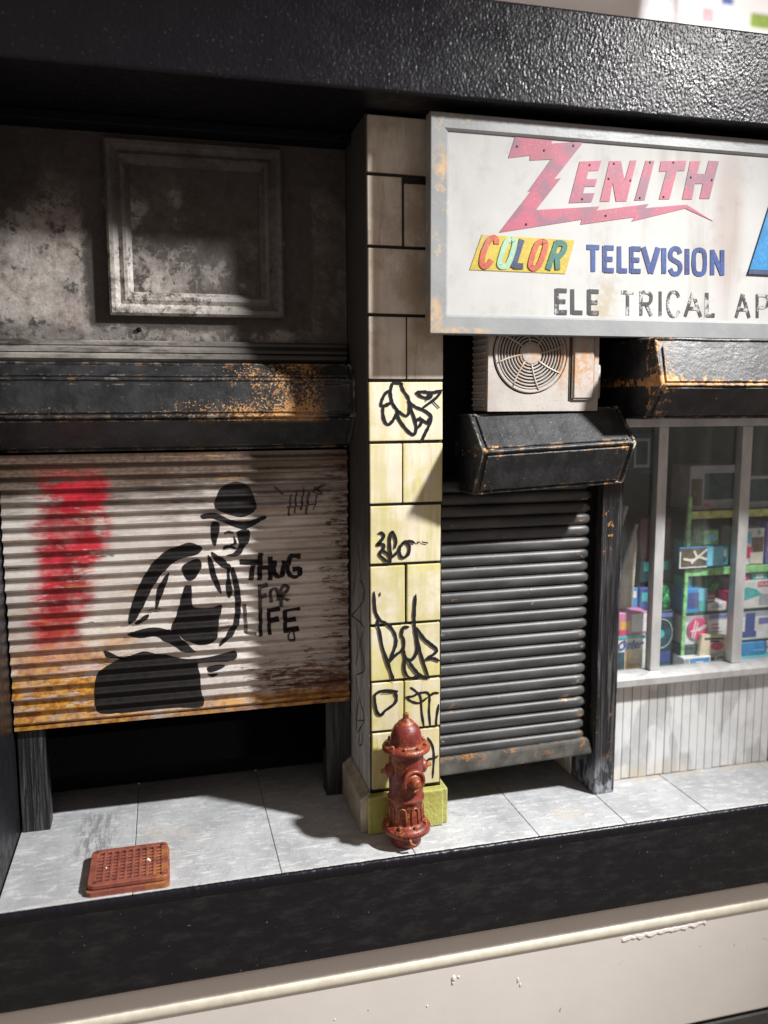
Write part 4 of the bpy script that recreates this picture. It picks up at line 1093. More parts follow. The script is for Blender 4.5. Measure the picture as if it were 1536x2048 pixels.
def q2(q, u, v):
    bl, br, tr, tl = [Vector(p) for p in q]
    a = bl.lerp(br, u); b = tl.lerp(tr, u)
    return a.lerp(b, v)
S_ = [(.92, .80), (.75, .97), (.30, .98), (.08, .80), (.12, .62), (.45, .52), (.85, .40), (.93, .20), (.72, .03), (.28, .02), (.05, .20)]
O_ = [(.5, .98), (.18, .92), (.07, .7), (.07, .3), (.18, .08), (.5, .02), (.82, .08), (.93, .3), (.93, .7), (.82, .92), (.5, .98)]
LET = {'T': [[(.5, 0), (.5, .93)], [(0, .93), (1, .93)]], 'E': [[(.1, 0), (.1, 1)], [(.1, .93), (1, .93)], [(.1, .5), (.88, .5)], [(.1, .07), (1, .07)]],
       'L': [[(.1, 0), (.1, 1)], [(.1, .07), (1, .07)]], 'V': [[(0, 1), (.5, 0)], [(1, 1), (.5, 0)]], 'I': [[(.5, 0), (.5, 1)]],
       'S': [S_], 'O': [O_], 'N': [[(.08, 0), (.08, 1)], [(.08, .97), (.92, .03)], [(.92, 0), (.92, 1)]],
       'R': [[(.1, 0), (.1, 1)], [(.1, .95), (.6, .95), (.9, .85), (.93, .7), (.85, .56), (.6, .48), (.1, .48)], [(.5, .48), (.95, 0)]],
       'C': [[(.95, .78), (.78, .95), (.45, 1), (.18, .88), (.06, .6), (.06, .4), (.18, .12), (.45, 0), (.78, .05), (.95, .22)]],
       'A': [[(0, 0), (.5, 1)], [(1, 0), (.5, 1)], [(.2, .34), (.8, .34)]], 'P': [[(.1, 0), (.1, 1)], [(.1, .95), (.65, .95), (.92, .85), (.95, .68), (.85, .52), (.6, .45), (.1, .45)]]}
def letter(name, ch, q, w, mat, par, y, th=.004):
    bm = bmesh.new()
    for k, s in enumerate(LET[ch]):
        pts = [q2(q, u, v) for u, v in s]
        if len(s) > 4: pts = smooth_line([tuple(p) for p in pts], 3)
        L, R = ribbon2d(pts, w, .06, False, False)
        yy = y - th - .0005 * k
        a = [bm.verts.new((p.x, yy, p.y)) for p in L]; b = [bm.verts.new((p.x, yy, p.y)) for p in R]
        a2 = [bm.verts.new((p.x, y, p.y)) for p in L]; b2 = [bm.verts.new((p.x, y, p.y)) for p in R]
        n = len(a)
        for i in range(n - 1):
            bm.faces.new((a[i], b[i], b[i + 1], a[i + 1])); bm.faces.new((a[i], a[i + 1], a2[i + 1], a2[i])); bm.faces.new((b[i + 1], b[i], b2[i], b2[i + 1]))
        bm.faces.new((a[0], a2[0], b2[0], b[0])); bm.faces.new((a[-1], b[-1], b2[-1], a2[-1]))
    me = bpy.data.meshes.new('mesh'); bm.to_mesh(me); bm.free()
    return add(name, me, mat, par)
for ch, q in BLUE_WORD: letter('blue_letter', ch, q, .030 if ch in 'IV' else .0265, M_BLUE, sg, FY, .0028)
for ch, q in BLACK_WORD: letter('worn_letter', ch, q, .024 if ch in 'EL' else .019, M_WORN, sg, FY, .002)
for (ch, q), mt in zip(COLOUR_WORD, (M_RED, M_MINT, M_NAVY, M_RED, M_TEAL)):
    letter('plate_letter', ch, q, .030, mt, sg, FY - .0032, .004)
# the bright blue raised panel that the picture cuts off at the right
bm = bmesh.new(); prism_poly(bm, [(2.180, 3.205), (3.3, 3.20), (3.3, 3.62), (2.310, 3.62)], FY - .010, FY)
add('blue_panel', fin(bm), M_SKY, sg)
bm = bmesh.new(); prism_poly(bm, [(2.172, 3.180), (3.3, 3.172), (3.3, 3.1985), (2.179, 3.2035)], FY - .012, FY)
add('blue_panel_lip', fin(bm), M_NAVY, sg)

# ================================================================ wall behind the sign and the shutters
uw = thing('shop_wall', (1.8, .24, 1.95), 'plain black wall above the shop door and window, behind the sign', 'wall')
box('wall_panel', (.403, 1.60, .24, .30, 2.0, 3.95), M_BLACK, uw, .002)
box('wall_panel', (1.6015, 4.1, .24, .30, 2.36, 3.95), M_BLACK, uw, .002)

# ================================================================ air conditioner
AX0, AX1, AY, AZ0, AZ1 = .624, 1.292, -.10, 2.405, 3.03
ac = thing('air_conditioner', ((AX0 + AX1) / 2, 0, AZ0), 'dirty white air conditioner with round fan grille, just below the white sign', 'air conditioner')
fcx, fcz, fr = .873, 2.719, .215
box('case', (AX0, AX1, AY + .012, .14, AZ0, AZ1), M_AC, ac, .012, 2)
# front plate with a round opening
bm = bmesh.new()
n = 64
def rect_pt(a):
    c, s = math.cos(a), math.sin(a)
    t = 1e9
    if c > 1e-6: t = min(t, (AX1 - fcx) / c)
    if c < -1e-6: t = min(t, (AX0 - fcx) / c)
    if s > 1e-6: t = min(t, (AZ1 - fcz) / s)
    if s < -1e-6: t = min(t, (AZ0 - fcz) / s)
    return fcx + c * t, fcz + s * t
angs = sorted([2 * math.pi * k / n for k in range(n)] + [math.atan2(z - fcz, x - fcx) % (2 * math.pi) for x in (AX0, AX1) for z in (AZ0, AZ1)])
rows = []
for a in angs:
    c, s = math.cos(a), math.sin(a); ox, oz = rect_pt(a)
    R = fr + .006
    rows.append([bm.verts.new(p) for p in ((ox, AY + .016, oz), (ox, AY, oz), (fcx + c * (R + .004), AY, fcz + s * (R + .004)), (fcx + c * R, AY + .004, fcz + s * R), (fcx + c * R, AY + .0125, fcz + s * R))])
for a, b in zip(rows, rows[1:] + rows[:1]):
    for k in range(4): bm.faces.new((a[k], a[k + 1], b[k + 1], b[k]))
add('front_plate', fin(bm), M_AC, ac)
bm = bmesh.new(); vs = [bm.verts.new((fcx + (fr + .005) * math.cos(2 * math.pi * k / 48), AY + .0115, fcz + (fr + .005) * math.sin(2 * math.pi * k / 48))) for k in range(48)]
bm.faces.new(vs)
add('fan_well', fin(bm), M_ACDARK, ac)
for k in range(9):
    r = .062 + (fr - .010 - .062) * k / 8
    bm = bmesh.new()
    wd = .0052 if k < 8 else .010
    N_ = 56
    vs = []
    for i in range(N_):
        a = 2 * math.pi * i / N_; c, s = math.cos(a), math.sin(a)
        vs.append([bm.verts.new((fcx + c * q, y, fcz + s * q)) for q, y in ((r - wd, AY - .002), (r - wd * .5, AY - .008), (r + wd * .5, AY - .008), (r + wd, AY - .002), (r + wd, AY + .004), (r - wd, AY + .004))])
    for a, b in zip(vs, vs[1:] + vs[:1]):
        for j in range(6): bm.faces.new((a[j], a[(j + 1) % 6], b[(j + 1) % 6], b[j]))
    add('grille_ring', fin(bm), M_AC, ac, smooth=False)
bm = bmesh.new(); lathe(bm, [(.060, 0), (.060, .012), (.052, .017), (.02, .019)], 0, 0, 32)
bmesh.ops.transform(bm, matrix=Matrix.Translation((fcx, AY + .004, fcz)) @ Matrix.Rotation(math.pi / 2, 4, 'X'), verts=bm.verts[:])
add('fan_hub', fin(bm), M_AC, ac, smooth=False)
for k in range(8):
    a = math.radians(8 + 45 * k)
    pts = []
    for j in range(7):
        r = .055 + (fr - .012 - .055) * j / 6; t = a + .16 * (j / 6) - .05
        pts.append((fcx + r * math.cos(t), AY - .0065, fcz + r * math.sin(t)))
    bm = bmesh.new(); tube(bm, pts, .0052, 6)
    add('grille_spoke', fin(bm), M_AC, ac, smooth=True)
# service panel
bm = bmesh.new(); box_into(bm, 1.123, 1.258, AY - .020, AY - .0005, 2.468, 2.99, .012, 1)
add('service_panel', fin(bm), M_AC, ac)
box('panel_groove', (1.108, 1.120, AY - .004, AY - .0003, 2.462, 2.99), M_ACDARK, ac, .001)
bm = bmesh.new(); box_into(bm, AX1 + .0005, AX1 + .035, AY + .03, AY + .15, 2.47, 2.67, .018, 2)
add('valve_cover', fin(bm), M_AC, ac)
src = None
for k in range(16):
    z = 2.43 + k * .036
    if src is None: src = box('louvre_fin', (AX0 - .012, AX0 - .0005, AY + .03, .12, z, z + .014), M_AC, ac, .003)
    else: clone(src, ac, (0, 0, z - 2.43))

# ================================================================ middle and right shutter housings
random.seed(21)
hood('shutter_housing', [(.20, 2.384), (-.055, 2.381), (-.252, 2.191), (-.125, 1.957), (.20, 1.957)], .538, 1.445,
     [(1, 'top_plate', .01, .018), (2, 'front_plate', .022, .022)], M_HOODM, 'chipped black shutter housing over the shop door, below the air conditioner', .045)
hood('shutter_housing', [(.235, 2.80), (-.36, 2.792), (-.427, 2.545), (-.28, 2.368), (.235, 2.366)], 1.485, 3.9,
     [(1, 'front_plate', .045, .016), (2, 'under_plate', .012, .02)], M_HOODR, 'black shutter housing with orange rust along its lower edge, over the shop window')

# ================================================================ door shutter
ds = thing('roller_shutter', (.93, .2, .19), 'dark grey roller shutter of round slats, half closed over the shop door', 'roller shutter')
pitch = .0725
bm = bmesh.new()
zc = .372
prof = [(.146 - (.216 - y) * .66, z) for y, z in [(.216, zc - .0355), (.198, zc - .033), (.186, zc - .026), (.175, zc - .014), (.171, zc + .002), (.175, zc + .017), (.186, zc + .028), (.200, zc + .032), (.214, zc + .033)]]
nx = 26
cols = []
X0, X1 = .404, 1.398
for k in range(nx + 1):
    x = X0 + (X1 - X0) * k / nx
    e = max(0.0, (x - (X1 - .045)) / .045)
    e0 = max(0.0, ((X0 + .03) - x) / .03)
    cols.append([bm.verts.new((x, y + (.146 - y) * e * .75, z + (zc - z) * e * .45)) for y, z in prof])
for a, b in zip(cols, cols[1:]):
    for i in range(len(a) - 1): bm.faces.new((a[i], a[i + 1], b[i + 1], b[i]))
for c_ in (cols[0], cols[-1]): bm.faces.new(c_)
first = add('slat', fin(bm), M_SHR, ds, smooth=True)
first.rotation_euler = (0, -.012, 0)
for i in range(1, 23):
    c = clone(first, ds, (random.uniform(-.006, .004), random.uniform(-.002, .002), pitch * i + random.uniform(-.0015, .0015)))
    c.rotation_euler = (0, -.012 + .0006 * i + random.uniform(-.002, .002), 0)
box('backing_sheet', (.404, 1.436, .147, .154, .25, 2.02), M_BLACK, ds, .001)
bm = bmesh.new()
prism_x(bm, [(.152, .335), (.115, .333), (.090, .325), (.090, .238), (.098, .230), (.152, .230)], .404, 1.4345)
bmesh.ops.subdivide_edges(bm, edges=[e for e in bm.edges if abs(e.verts[0].co.x - e.verts[1].co.x) > .5], cuts=12)
for v in bm.verts: v.co.z += .030 * (v.co.x - .404)
for v in bm.verts:
    if v.co.x > 1.40 and v.co.z > .33: v.co.x -= .03
bmesh.ops.bevel(bm, geom=[e for e in bm.edges if e.calc_face_angle(0) > .5], offset=.005, segments=2, affect='EDGES')
add('bottom_bar', fin(bm), M_BAR, ds)

# wooden post between door and window
bm = bmesh.new(); box_into(bm, 1.437, 1.577, .068, .36, .0, 2.36, .008, 2)
bmesh.ops.bisect_plane(bm, geom=bm.verts[:] + bm.edges[:] + bm.faces[:], plane_co=(0, 0, 1.0), plane_no=(0, 0, 1))
for v in bm.verts:
    v.co.x += .004 * math.sin(v.co.z * 3)
o = add('wooden_post', fin(bm), M_WOOD)
tag(o, 'rough grained black wooden post with chipped white foot between shop door and window', 'post')
rw2 = struct(box('door_recess_wall', (.404, 1.43, .85, .88, .0, 2.3), M_BLACK, None, .002))
bm = bmesh.new()
o = box('recess_lining', (.404, 1.43, .30, .985, 2.05, 2.08), M_BLACK, None, .002); struct(o)

# ================================================================ boarding below the window
sr = thing('stall_riser', (2.2, .22, 0), 'silver grey vertical boarding below the shop window', 'boarding')
x = 1.590; first = None; W_ = .0622
for k in range(20):
    if first is None: first = box('board', (x, x + W_ - .0035, .214, .236, .004, .645), M_RISER, sr, .005, 2)
    else:
        c = clone(first, sr, (W_ * k, random.uniform(-.0015, .0015), random.uniform(-.004, .003)))
box('backing_board', (1.585, 3.6, .2365, .26, .002, .645), M_JOINT, sr, .001)
box('plain_board', (2.842, 3.6, .205, .236, .002, .645), M_RISER, sr, .004)
first = None
for k in range(5):
    if first is None: first = box('board', (1.424, 1.436, .365, .365 + .052, .004, .40), M_RISER, sr, .003)
    else: clone(first, sr, (0, .056 * k, 0))

# ================================================================ shop window
wn = thing('shop_window', (2.4, .2, .645), 'aluminium framed shop window filled with appliance boxes', 'window')
bm = bmesh.new(); prism_x(bm, [(.26, .648), (.150, .650), (.136, .660), (.134, .700), (.142, .716), (.160, .722), (.190, .728), (.26, .73)], 1.58, 3.6)
add('sill', fin(bm), M_ALU, wn)
box('head_rail', (1.58, 3.6, .186, .262, 2.300, 2.362), M_ALU, wn, .004)
for x0, x1 in ((1.884, 1.952), (2.490, 2.566), (3.10, 3.17)):
    box('mullion', (x0, x1, .192, .258, .731, 2.2995), M_ALU, wn, .005, 2)
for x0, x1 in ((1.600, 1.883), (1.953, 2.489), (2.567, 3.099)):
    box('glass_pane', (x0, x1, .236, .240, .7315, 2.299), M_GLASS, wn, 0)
    if x0 > 1.7:
        box('glazing_bead', (x0 + .0005, x0 + .014, .241, .252, .7315, 2.299), M_ALU, wn, .002)
dr = struct(box('display_floor', (1.58, 3.6, .263, .985, .64, .66), flat_paint('grey_display_floor', (.20, .20, .21), .6), None, .002))
M_DIN = flat_paint('dark_display_wall', (0.018, 0.050, 0.042), .5, .4, 5)
struct(box('display_back_wall', (1.45, 3.6, .70, .73, .66, 2.6), M_DIN, None, .002))
struct(box('display_side_wall', (1.578, 1.59, .263, .698, .66, 2.36), M_DIN, None, .002))

# ================================================================ goods in the window
def pm(name, col, var=.12, sc=14):
    col = tuple(min(.86, c * 1.3) for c in col)
    return print_mat(name, tuple(c * (1 - var) for c in col), tuple(min(1, c * (1 + var)) for c in col), sc, tuple(c * .5 for c in col), .25, .6)
G_WHITE = pm('white_carton', (.66, .66, .68)); G_CREAM = pm('cream_carton', (.62, .53, .38)); G_BLUE = pm('blue_carton', (.04, .24, .55)); G_TEAL = pm('teal_carton', (.06, .40, .40))
G_PINK = pm('pink_print', (.50, .17, .30)); G_ORANGE = pm('orange_print', (.75, .38, .06)); G_RED = pm('crimson_print', (.60, .04, .16)); G_DARK = pm('dark_teal_carton', (.015, .06, .075), .4)
G_GREEN = pm('green_shelf_edge', (.22, .50, .20), .35, 20); G_YG = pm('yellow_green_edge', (.46, .52, .16), .3, 18); G_CYAN = pm('sky_print', (.16, .50, .74)); G_GREY = pm('grey_print', (.36, .38, .42))
G_TAN = pm('tan_board', (.42, .38, .31)); G_NAVY = pm('navy_blue_print', (.05, .08, .26)); G_BROWN = pm('brown_picture', (.10, .075, .05), .4); G_PURP = pm('purple_print', (.15, .16, .42)); G_LT = pm('light_skin_print', (.70, .62, .54))
M_FOIL = None
def foil():
    m = Mat('crumpled_green_foil')
    n = m.noise(26, 4, .6)
    return m.end(m.mix(m.rng(n, .4, .62), (.01, .12, .035), (.08, .55, .20)), .22, .3, m.bump(n, 1.0, .03))
M_FOIL = foil()
def carton(d, mat, label, cat='box', patches=(), name='product_box', bev=.004):
    """a box with printed panels: patches = (part name, u0,u1,v0,v1, material) in fractions of its front"""
    x0, x1, y0, y1, z0, z1 = d
    t = thing(name, ((x0 + x1) / 2, (y0 + y1) / 2, z0), label, cat)
    box('carton', d, mat, t, bev)
    for k, (nm, u0, u1, v0, v1, mt) in enumerate(patches):
        yy = y0 - .0012 - .0012 * k
        pts = [(x0 + (x1 - x0) * u, z0 + (z1 - z0) * v) for u, v in ((u0, v0), (u1, v0), (u1, v1), (u0, v1))]
        bm = bmesh.new(); prism_poly(bm, pts, yy, y0 - .0002)
        add(nm, fin(bm), mt, t)
    return t
def ellipse_part(t, nm, cx, cz, rx, rz, y, mt, n=24, th=.003):
    bm = bmesh.new(); prism_poly(bm, [(cx + rx * math.cos(2 * math.pi * k / n), cz + rz * math.sin(2 * math.pi * k / n)) for k in range(n)], y - th, y)
    return add(nm, fin(bm), mt, t)
def script_part(t, nm, strokes, w, x0, z0, sx, sz, y, mt, sh=0.0):
    P = [[(x0 + (u + sh * v) * sx, z0 + v * sz) for u, v in s] for s in strokes]
    return add(nm, strokes_mesh(P, w, lambda p, l: (p.x, y - l, p.y), .1, 4, False, .0003), mt, t)
F0 = .6605
# left pane
tb = thing('folded_board', (1.80, .42, 1.13), 'tan folded ironing board leaning behind the left window pane', 'ironing board')
bm = bmesh.new(); prism_poly(bm, [(1.715, 1.10), (1.866, 1.10), (1.885, 1.52), (1.872, 1.64), (1.855, 1.60)], .40, .425); add('board_top', fin(bm), G_TAN, tb)
bm = bmesh.new(); tube(bm, [(1.70, .392, 1.12), (1.872, .392, 1.66)], .011, 8); add('leg', fin(bm), G_GREY, tb)
bm = bmesh.new(); tube(bm, [(1.70, .41, 1.45), (1.80, .41, 1.78)], .016, 8); add('leg', fin(bm), G_TAN, tb)
tp = carton((1.62, 1.945, .335, .60, .935, 1.085), G_PINK, 'pink box with toaster and orange food picture behind the left window pane', patches=[('food_picture', .38, .60, .08, .62, G_ORANGE), ('toaster_picture', .63, .98, .12, .92, G_WHITE), ('red_picture', .36, .58, .0, .25, G_RED)])
to = carton((1.62, 1.935, .33, .62, F0, .932), G_WHITE, 'white box with dark blue slanted lettering and orange picture, left in the window', patches=[('blue_picture', .0, .50, .02, .60, G_DARK), ('orange_picture', .52, .86, .08, .62, G_ORANGE), ('cream_picture', .60, .9, .3, .7, G_CREAM), ('teal_stripe', 0, 1, .93, 1, G_TEAL)])
script_part(to, 'lettering', [[(.5, 1), (.1, .8), (0, .4), (.2, 0), (.6, .1), (.75, .5), (.5, 1)], [(1.35, .55), (1.1, .65), (1.05, .5), (1.25, .3), (1.2, .1), (.95, .05)], [(1.6, .95), (1.55, .1), (1.75, .05)], [(1.42, .6), (1.8, .6)], [(1.9, .3), (2.25, .4), (2.2, .6), (1.95, .55), (1.9, .2), (2.1, .05), (2.3, .15)], [(2.45, .6), (2.45, .05)], [(2.45, .4), (2.6, .6), (2.8, .6)]], .012, 1.725, .845, .062, .055, .3225, G_NAVY, .25)
tf = carton((1.80, 1.99, .40, .46, 1.99, 2.26), G_DARK, 'dark framed picture high up behind the left window pane', 'picture', [('inner_frame', .2, .8, .15, .85, G_GREY), ('picture_field', .28, .72, .22, .78, G_DARK)], 'framed_picture')
tr_ = thing('wall_ring', (1.65, .36, 1.78), 'pale red ring hanging behind the left window pane beside the black post', 'ring')
bm = bmesh.new(); tube(bm, [(1.65 + .05 * math.cos(2 * math.pi * k / 24), .36, 1.83 + .055 * math.sin(2 * math.pi * k / 24)) for k in range(24)], .009, 6, True); add('hoop', fin(bm), G_LT, tr_, smooth=True)
# shelf unit of the middle pane
su = thing('display_shelf', (2.6, .4, .66), 'display shelves with green and yellow edges behind the window glass', 'shelf')
bm = bmesh.new(); prism_poly(bm, [(2.218, .75), (2.242, .75), (2.254, 1.83), (2.230, 1.83)], .355, .37); add('upright', fin(bm), G_GREEN, su)
for z, mt in ((1.684, G_YG), (1.297, G_GREEN)):
    box('shelf_board', (2.232, 3.3, .372, .69, z, z + .046), M_DIN, su, .002)
    box('shelf_edge', (2.232, 3.3, .360, .3715, z - .002, z + .049), mt, su, .003)
box('shelf_board', (2.232, 3.3, .372, .69, 1.022, 1.040), M_DIN, su, .002)
box('shelf_board', (2.232, 3.3, .372, .69, .80, .818), M_DIN, su, .002)
tv = carton((2.29, 2.655, .44, .66, 1.7305, 2.03), G_GREY, 'grey carton with a dark television picture on the top shelf', patches=[('screen_picture', .30, .95, .22, .82, G_DARK), ('side_print', .03, .26, .1, .7, G_BROWN), ('red_mark', .3, .42, .06, .14, G_RED)])
carton((2.72, 2.99, .44, .66, 1.7305, 1.95), G_GREY, 'grey carton on the top shelf behind the right window pane', patches=[('screen_picture', .1, .9, .2, .9, G_DARK)])
def bag(x0, x1, y, z0, z1, label, seed):
    random.seed(seed)
    bm = bmesh.new(); bmesh.ops.create_icosphere(bm, subdivisions=3, radius=1)
    for v in bm.verts:
        k = 1 + random.uniform(-.22, .18)
        v.co = Vector(((x0 + x1) / 2 + v.co.x * (x1 - x0) / 2 * k, y + v.co.y * .07 * k, max(z0, (z0 + z1) / 2 + v.co.z * (z1 - z0) / 2 * k)))
    o = add('green_bag', fin(bm), M_FOIL)
    tag(o, label, 'bag')
bag(2.33, 2.60, .53, 1.3445, 1.60, 'crumpled shiny green bag on the middle shelf behind the blue box', 4)
bag(2.45, 2.62, .56, 1.0405, 1.25, 'crumpled shiny green bag on the lower shelf behind a small white box', 9)
cr = carton((2.16, 2.50, .335, .352, 1.360, 1.500), G_BLUE, 'wide box with a crossed tool photograph and pale blue right half, across the green upright', patches=[('tool_photo', .01, .60, .02, .93, G_BROWN), ('blue_half', .62, .99, .05, .95, G_CYAN), ('white_edge', 0, .62, 0, .05, G_WHITE), ('white_edge', 0, .03, 0, .8, G_WHITE)])
script_part(cr, 'crossed_tools', [[(.08, .45), (.3, .4), (.58, .85)], [(.25, .25), (.4, .5), (.58, .38)], [(.3, .8), (.36, .55)]], .016, 2.165, 1.36, .34, .14, .3285, G_LT)
cr.location.z += 0
bl = carton((2.252, 2.415, .375, .58, 1.0405, 1.205), G_BLUE, 'bright blue box with a dark appliance picture on the lower shelf', patches=[('sky_corner', .55, 1, .45, 1, G_CYAN), ('dark_picture', .1, .6, .2, .85, G_NAVY), ('teal_strip', .62, .95, .05, .5, G_TEAL)])
carton((2.425, 2.575, .38, .55, 1.0405, 1.10), G_WHITE, 'small white box beside the bright blue box on the lower shelf', patches=[('grey_print', .2, .8, .3, .75, G_GREY)])
hv = carton((2.252, 2.59, .375, .62, .8185, 1.0205), G_WHITE, 'white box with a round crimson badge behind the middle window pane', patches=[('blue_band', 0, 1, .80, 1, G_GREY), ('purple_strip', .55, 1, .86, .97, G_PURP), ('text_line', .62, .78, .62, .66, G_PINK), ('text_line', .62, .80, .50, .54, G_PINK), ('text_line', .62, .86, .38, .42, G_GREY), ('text_line', .64, .84, .28, .32, G_GREY)])
ellipse_part(hv, 'badge_rim', 2.347, .932, .077, .079, .3665, G_PINK)
ellipse_part(hv, 'badge', 2.347, .932, .070, .072, .3635, G_RED, 28, .003)
script_part(hv, 'badge_lettering', [[(.02, -.15), (.35, 1.5)], [(.30, -.3), (.62, 1.3)], [(-.2, .45), (.45, .55), (.8, .65)], [(.72, .75), (.66, .55), (.8, .45), (.9, .62), (.78, .78)], [(1.02, .85), (.98, .62), (1.1, .55), (1.17, .75), (1.05, .87)], [(1.24, .92), (1.30, .62), (1.42, 1.0)], [(1.46, .8), (1.62, .9), (1.5, 1.02), (1.46, .75), (1.64, .74)], [(1.72, 1.02), (1.72, .8)], [(1.72, .95), (1.86, 1.06)]], .0085, 2.300, .885, .060, .068, .360, G_WHITE, .05)
cm = thing('product_box', (2.43, .34, .74), 'cream box with red toaster picture leaning in front of the white badge box', 'box')
bm = bmesh.new(); prism_poly(bm, [(2.335, .735), (2.54, .735), (2.545, .885), (2.355, .90)], .325, .35); add('carton', fin(bm), G_CREAM, cm)
ellipse_part(cm, 'toaster_picture', 2.475, .812, .050, .028, .3245, G_RED)
bm = bmesh.new(); prism_poly(bm, [(2.375, .862), (2.525, .852), (2.525, .866), (2.375, .876)], .323, .3248); add('text_line', fin(bm), G_DARK, cm)
bm = bmesh.new(); prism_poly(bm, [(2.42, .842), (2.49, .838), (2.49, .85), (2.42, .854)], .323, .3248); add('text_line', fin(bm), G_DARK, cm)
bm = bmesh.new(); prism_poly(bm, [(2.40, .74), (2.535, .74), (2.535, .76), (2.43, .765)], .322, .3248); add('grey_picture', fin(bm), G_GREY, cm)
carton((2.215, 2.335, .36, .5, .7545, .815), G_DARK, 'dark box with red stripe beside the cream box', patches=[('red_stripe', .2, .8, .3, .6, G_BROWN)])
carton((2.205, 2.42, .31, .5, F0, .752), G_WHITE, 'low white box with bright blue panel at the bottom of the middle pane', patches=[('blue_panel', .26, .95, .05, .9, G_BLUE), ('white_print', .46, .72, .3, .65, G_WHITE), ('grey_print', .02, .2, .3, .9, G_GREY)])
kt = thing('kettle', (2.49, .315, F0), 'round white and grey kettle at the bottom right of the middle pane', 'kettle')
bm = bmesh.new(); lathe(bm, [(.030, F0), (.040, F0 + .01), (.042, F0 + .03), (.036, F0 + .05), (.022, F0 + .065), (.008, F0 + .07)], 2.49, .315, 20); add('body', fin(bm), G_GREY, kt, smooth=True)
bm = bmesh.new(); tube(bm, [(2.455, .315, F0 + .045), (2.462, .31, F0 + .085), (2.49, .305, F0 + .10), (2.52, .31, F0 + .085), (2.528, .315, F0 + .045)], .007, 6); add('handle', fin(bm), G_WHITE, kt, smooth=True)
fb = carton((1.965, 2.20, .42, .60, F0, 1.06), G_DARK, 'dark blue box with a pale fan ring drawing behind the middle pane', patches=[('purple_text', .35, .95, .88, .95, G_PURP), ('blue_print', .3, .9, .1, .28, G_NAVY)])
bm = bmesh.new(); tube(bm, [(2.10 + .085 * math.cos(2 * math.pi * k / 28), .416, .90 + .10 * math.sin(2 * math.pi * k / 28)) for k in range(28)], .0045, 5, True); add('fan_ring', fin(bm), G_GREY, fb)
ellipse_part(fb, 'fan_centre', 2.10, .90, .024, .028, .4165, G_TEAL)
gl_ = thing('glass_jug', (2.12, .45, 1.061), 'dark green glass jug standing on the fan box', 'jug')
bm = bmesh.new(); lathe(bm, [(.05, 1.061), (.062, 1.10), (.058, 1.17), (.045, 1.22), (.050, 1.24)], 2.12, .47, 20); add('body', fin(bm), M_FOIL, gl_, smooth=True)
carton((1.965, 2.20, .48, .66, 1.2455, 1.40), G_DARK, 'dark carton stacked above the green glass jug', patches=[('teal_print', .1, .9, .5, .9, G_TEAL)])
pn = pm('dull_maroon_print', (.10, .03, .05), .4)
carton((1.965, 2.20, .50, .66, 1.4005, 1.68), pn, 'dull maroon carton in the shade left of the shelf upright')
# right pane
carton((2.66, 2.845, .375, .6, 1.3465, 1.60), G_WHITE, 'white box with pot and mixer photographs on the right pane shelf', patches=[('blue_photo', .05, .45, .6, .9, G_CYAN), ('pot_photo', .45, .95, .35, .75, G_BROWN), ('red_photo', .08, .5, .2, .5, G_RED), ('white_label', .4, .9, .04, .34, G_LT), ('leaf_mark', .7, .8, .82, .94, G_TEAL)])
carton((2.86, 3.02, .375, .6, 1.3465, 1.64), G_PURP, 'tall purple box at the right edge of the window', patches=[('white_panel', .1, .9, .3, .9, G_WHITE)])
ir = carton((2.66, 3.00, .375, .6, 1.0405, 1.235), G_WHITE, 'white box with crimson banner and teal iron picture behind the right pane', patches=[('crimson_banner', .45, 1, .76, .96, G_RED), ('grey_print', .5, .95, .1, .5, G_GREY)])
script_part(ir, 'banner_lettering', [[(0, 0), (0, 1)], [(.6, 0), (.6, 1)], [(0, .5), (.6, .5)], [(.9, 0), (1.2, 1)], [(1.2, 1), (1.5, 0)], [(1.0, .35), (1.4, .35)], [(2.4, .85), (2.1, 1), (1.85, .8), (1.8, .4), (2.0, .05), (2.3, .05), (2.4, .4), (2.15, .4)], [(3.3, .85), (3.0, 1), (2.75, .8), (2.7, .4), (2.9, .05), (3.2, .05), (3.3, .4), (3.05, .4)]], .007, 2.825, 1.197, .042, .024, .372, G_LT)
bm = bmesh.new(); prism_poly(bm, [(2.70, 1.10), (2.82, 1.13), (2.85, 1.135), (2.80, 1.175), (2.72, 1.195), (2.69, 1.17)], .371, .3745); add('iron_picture', fin(bm), G_TEAL, ir)
carton((2.66, 3.00, .375, .6, .8185, 1.0205), G_WHITE, 'white and blue vacuum cleaner box behind the right pane', patches=[('blue_top', 0, 1, .82, 1, G_GREY), ('vacuum_picture', .2, .42, .25, .95, G_NAVY), ('vacuum_foot', .14, .46, .1, .3, G_NAVY), ('label_panel', .52, .85, .55, .75, G_PURP)])
carton((2.69, 2.88, .35, .5, .718, .806), G_BLUE, 'plain bright blue box near the sill behind the right pane', patches=[('pale_line', .5, .95, .3, .4, G_CYAN)])
carton((2.62, 3.05, .32, .5, F0, .7165), G_TEAL, 'flat teal box on the window floor behind the right pane', patches=[('white_label', .38, .52, .2, .7, G_WHITE), ('pale_stripe', 0, 1, .78, .95, G_CYAN)])


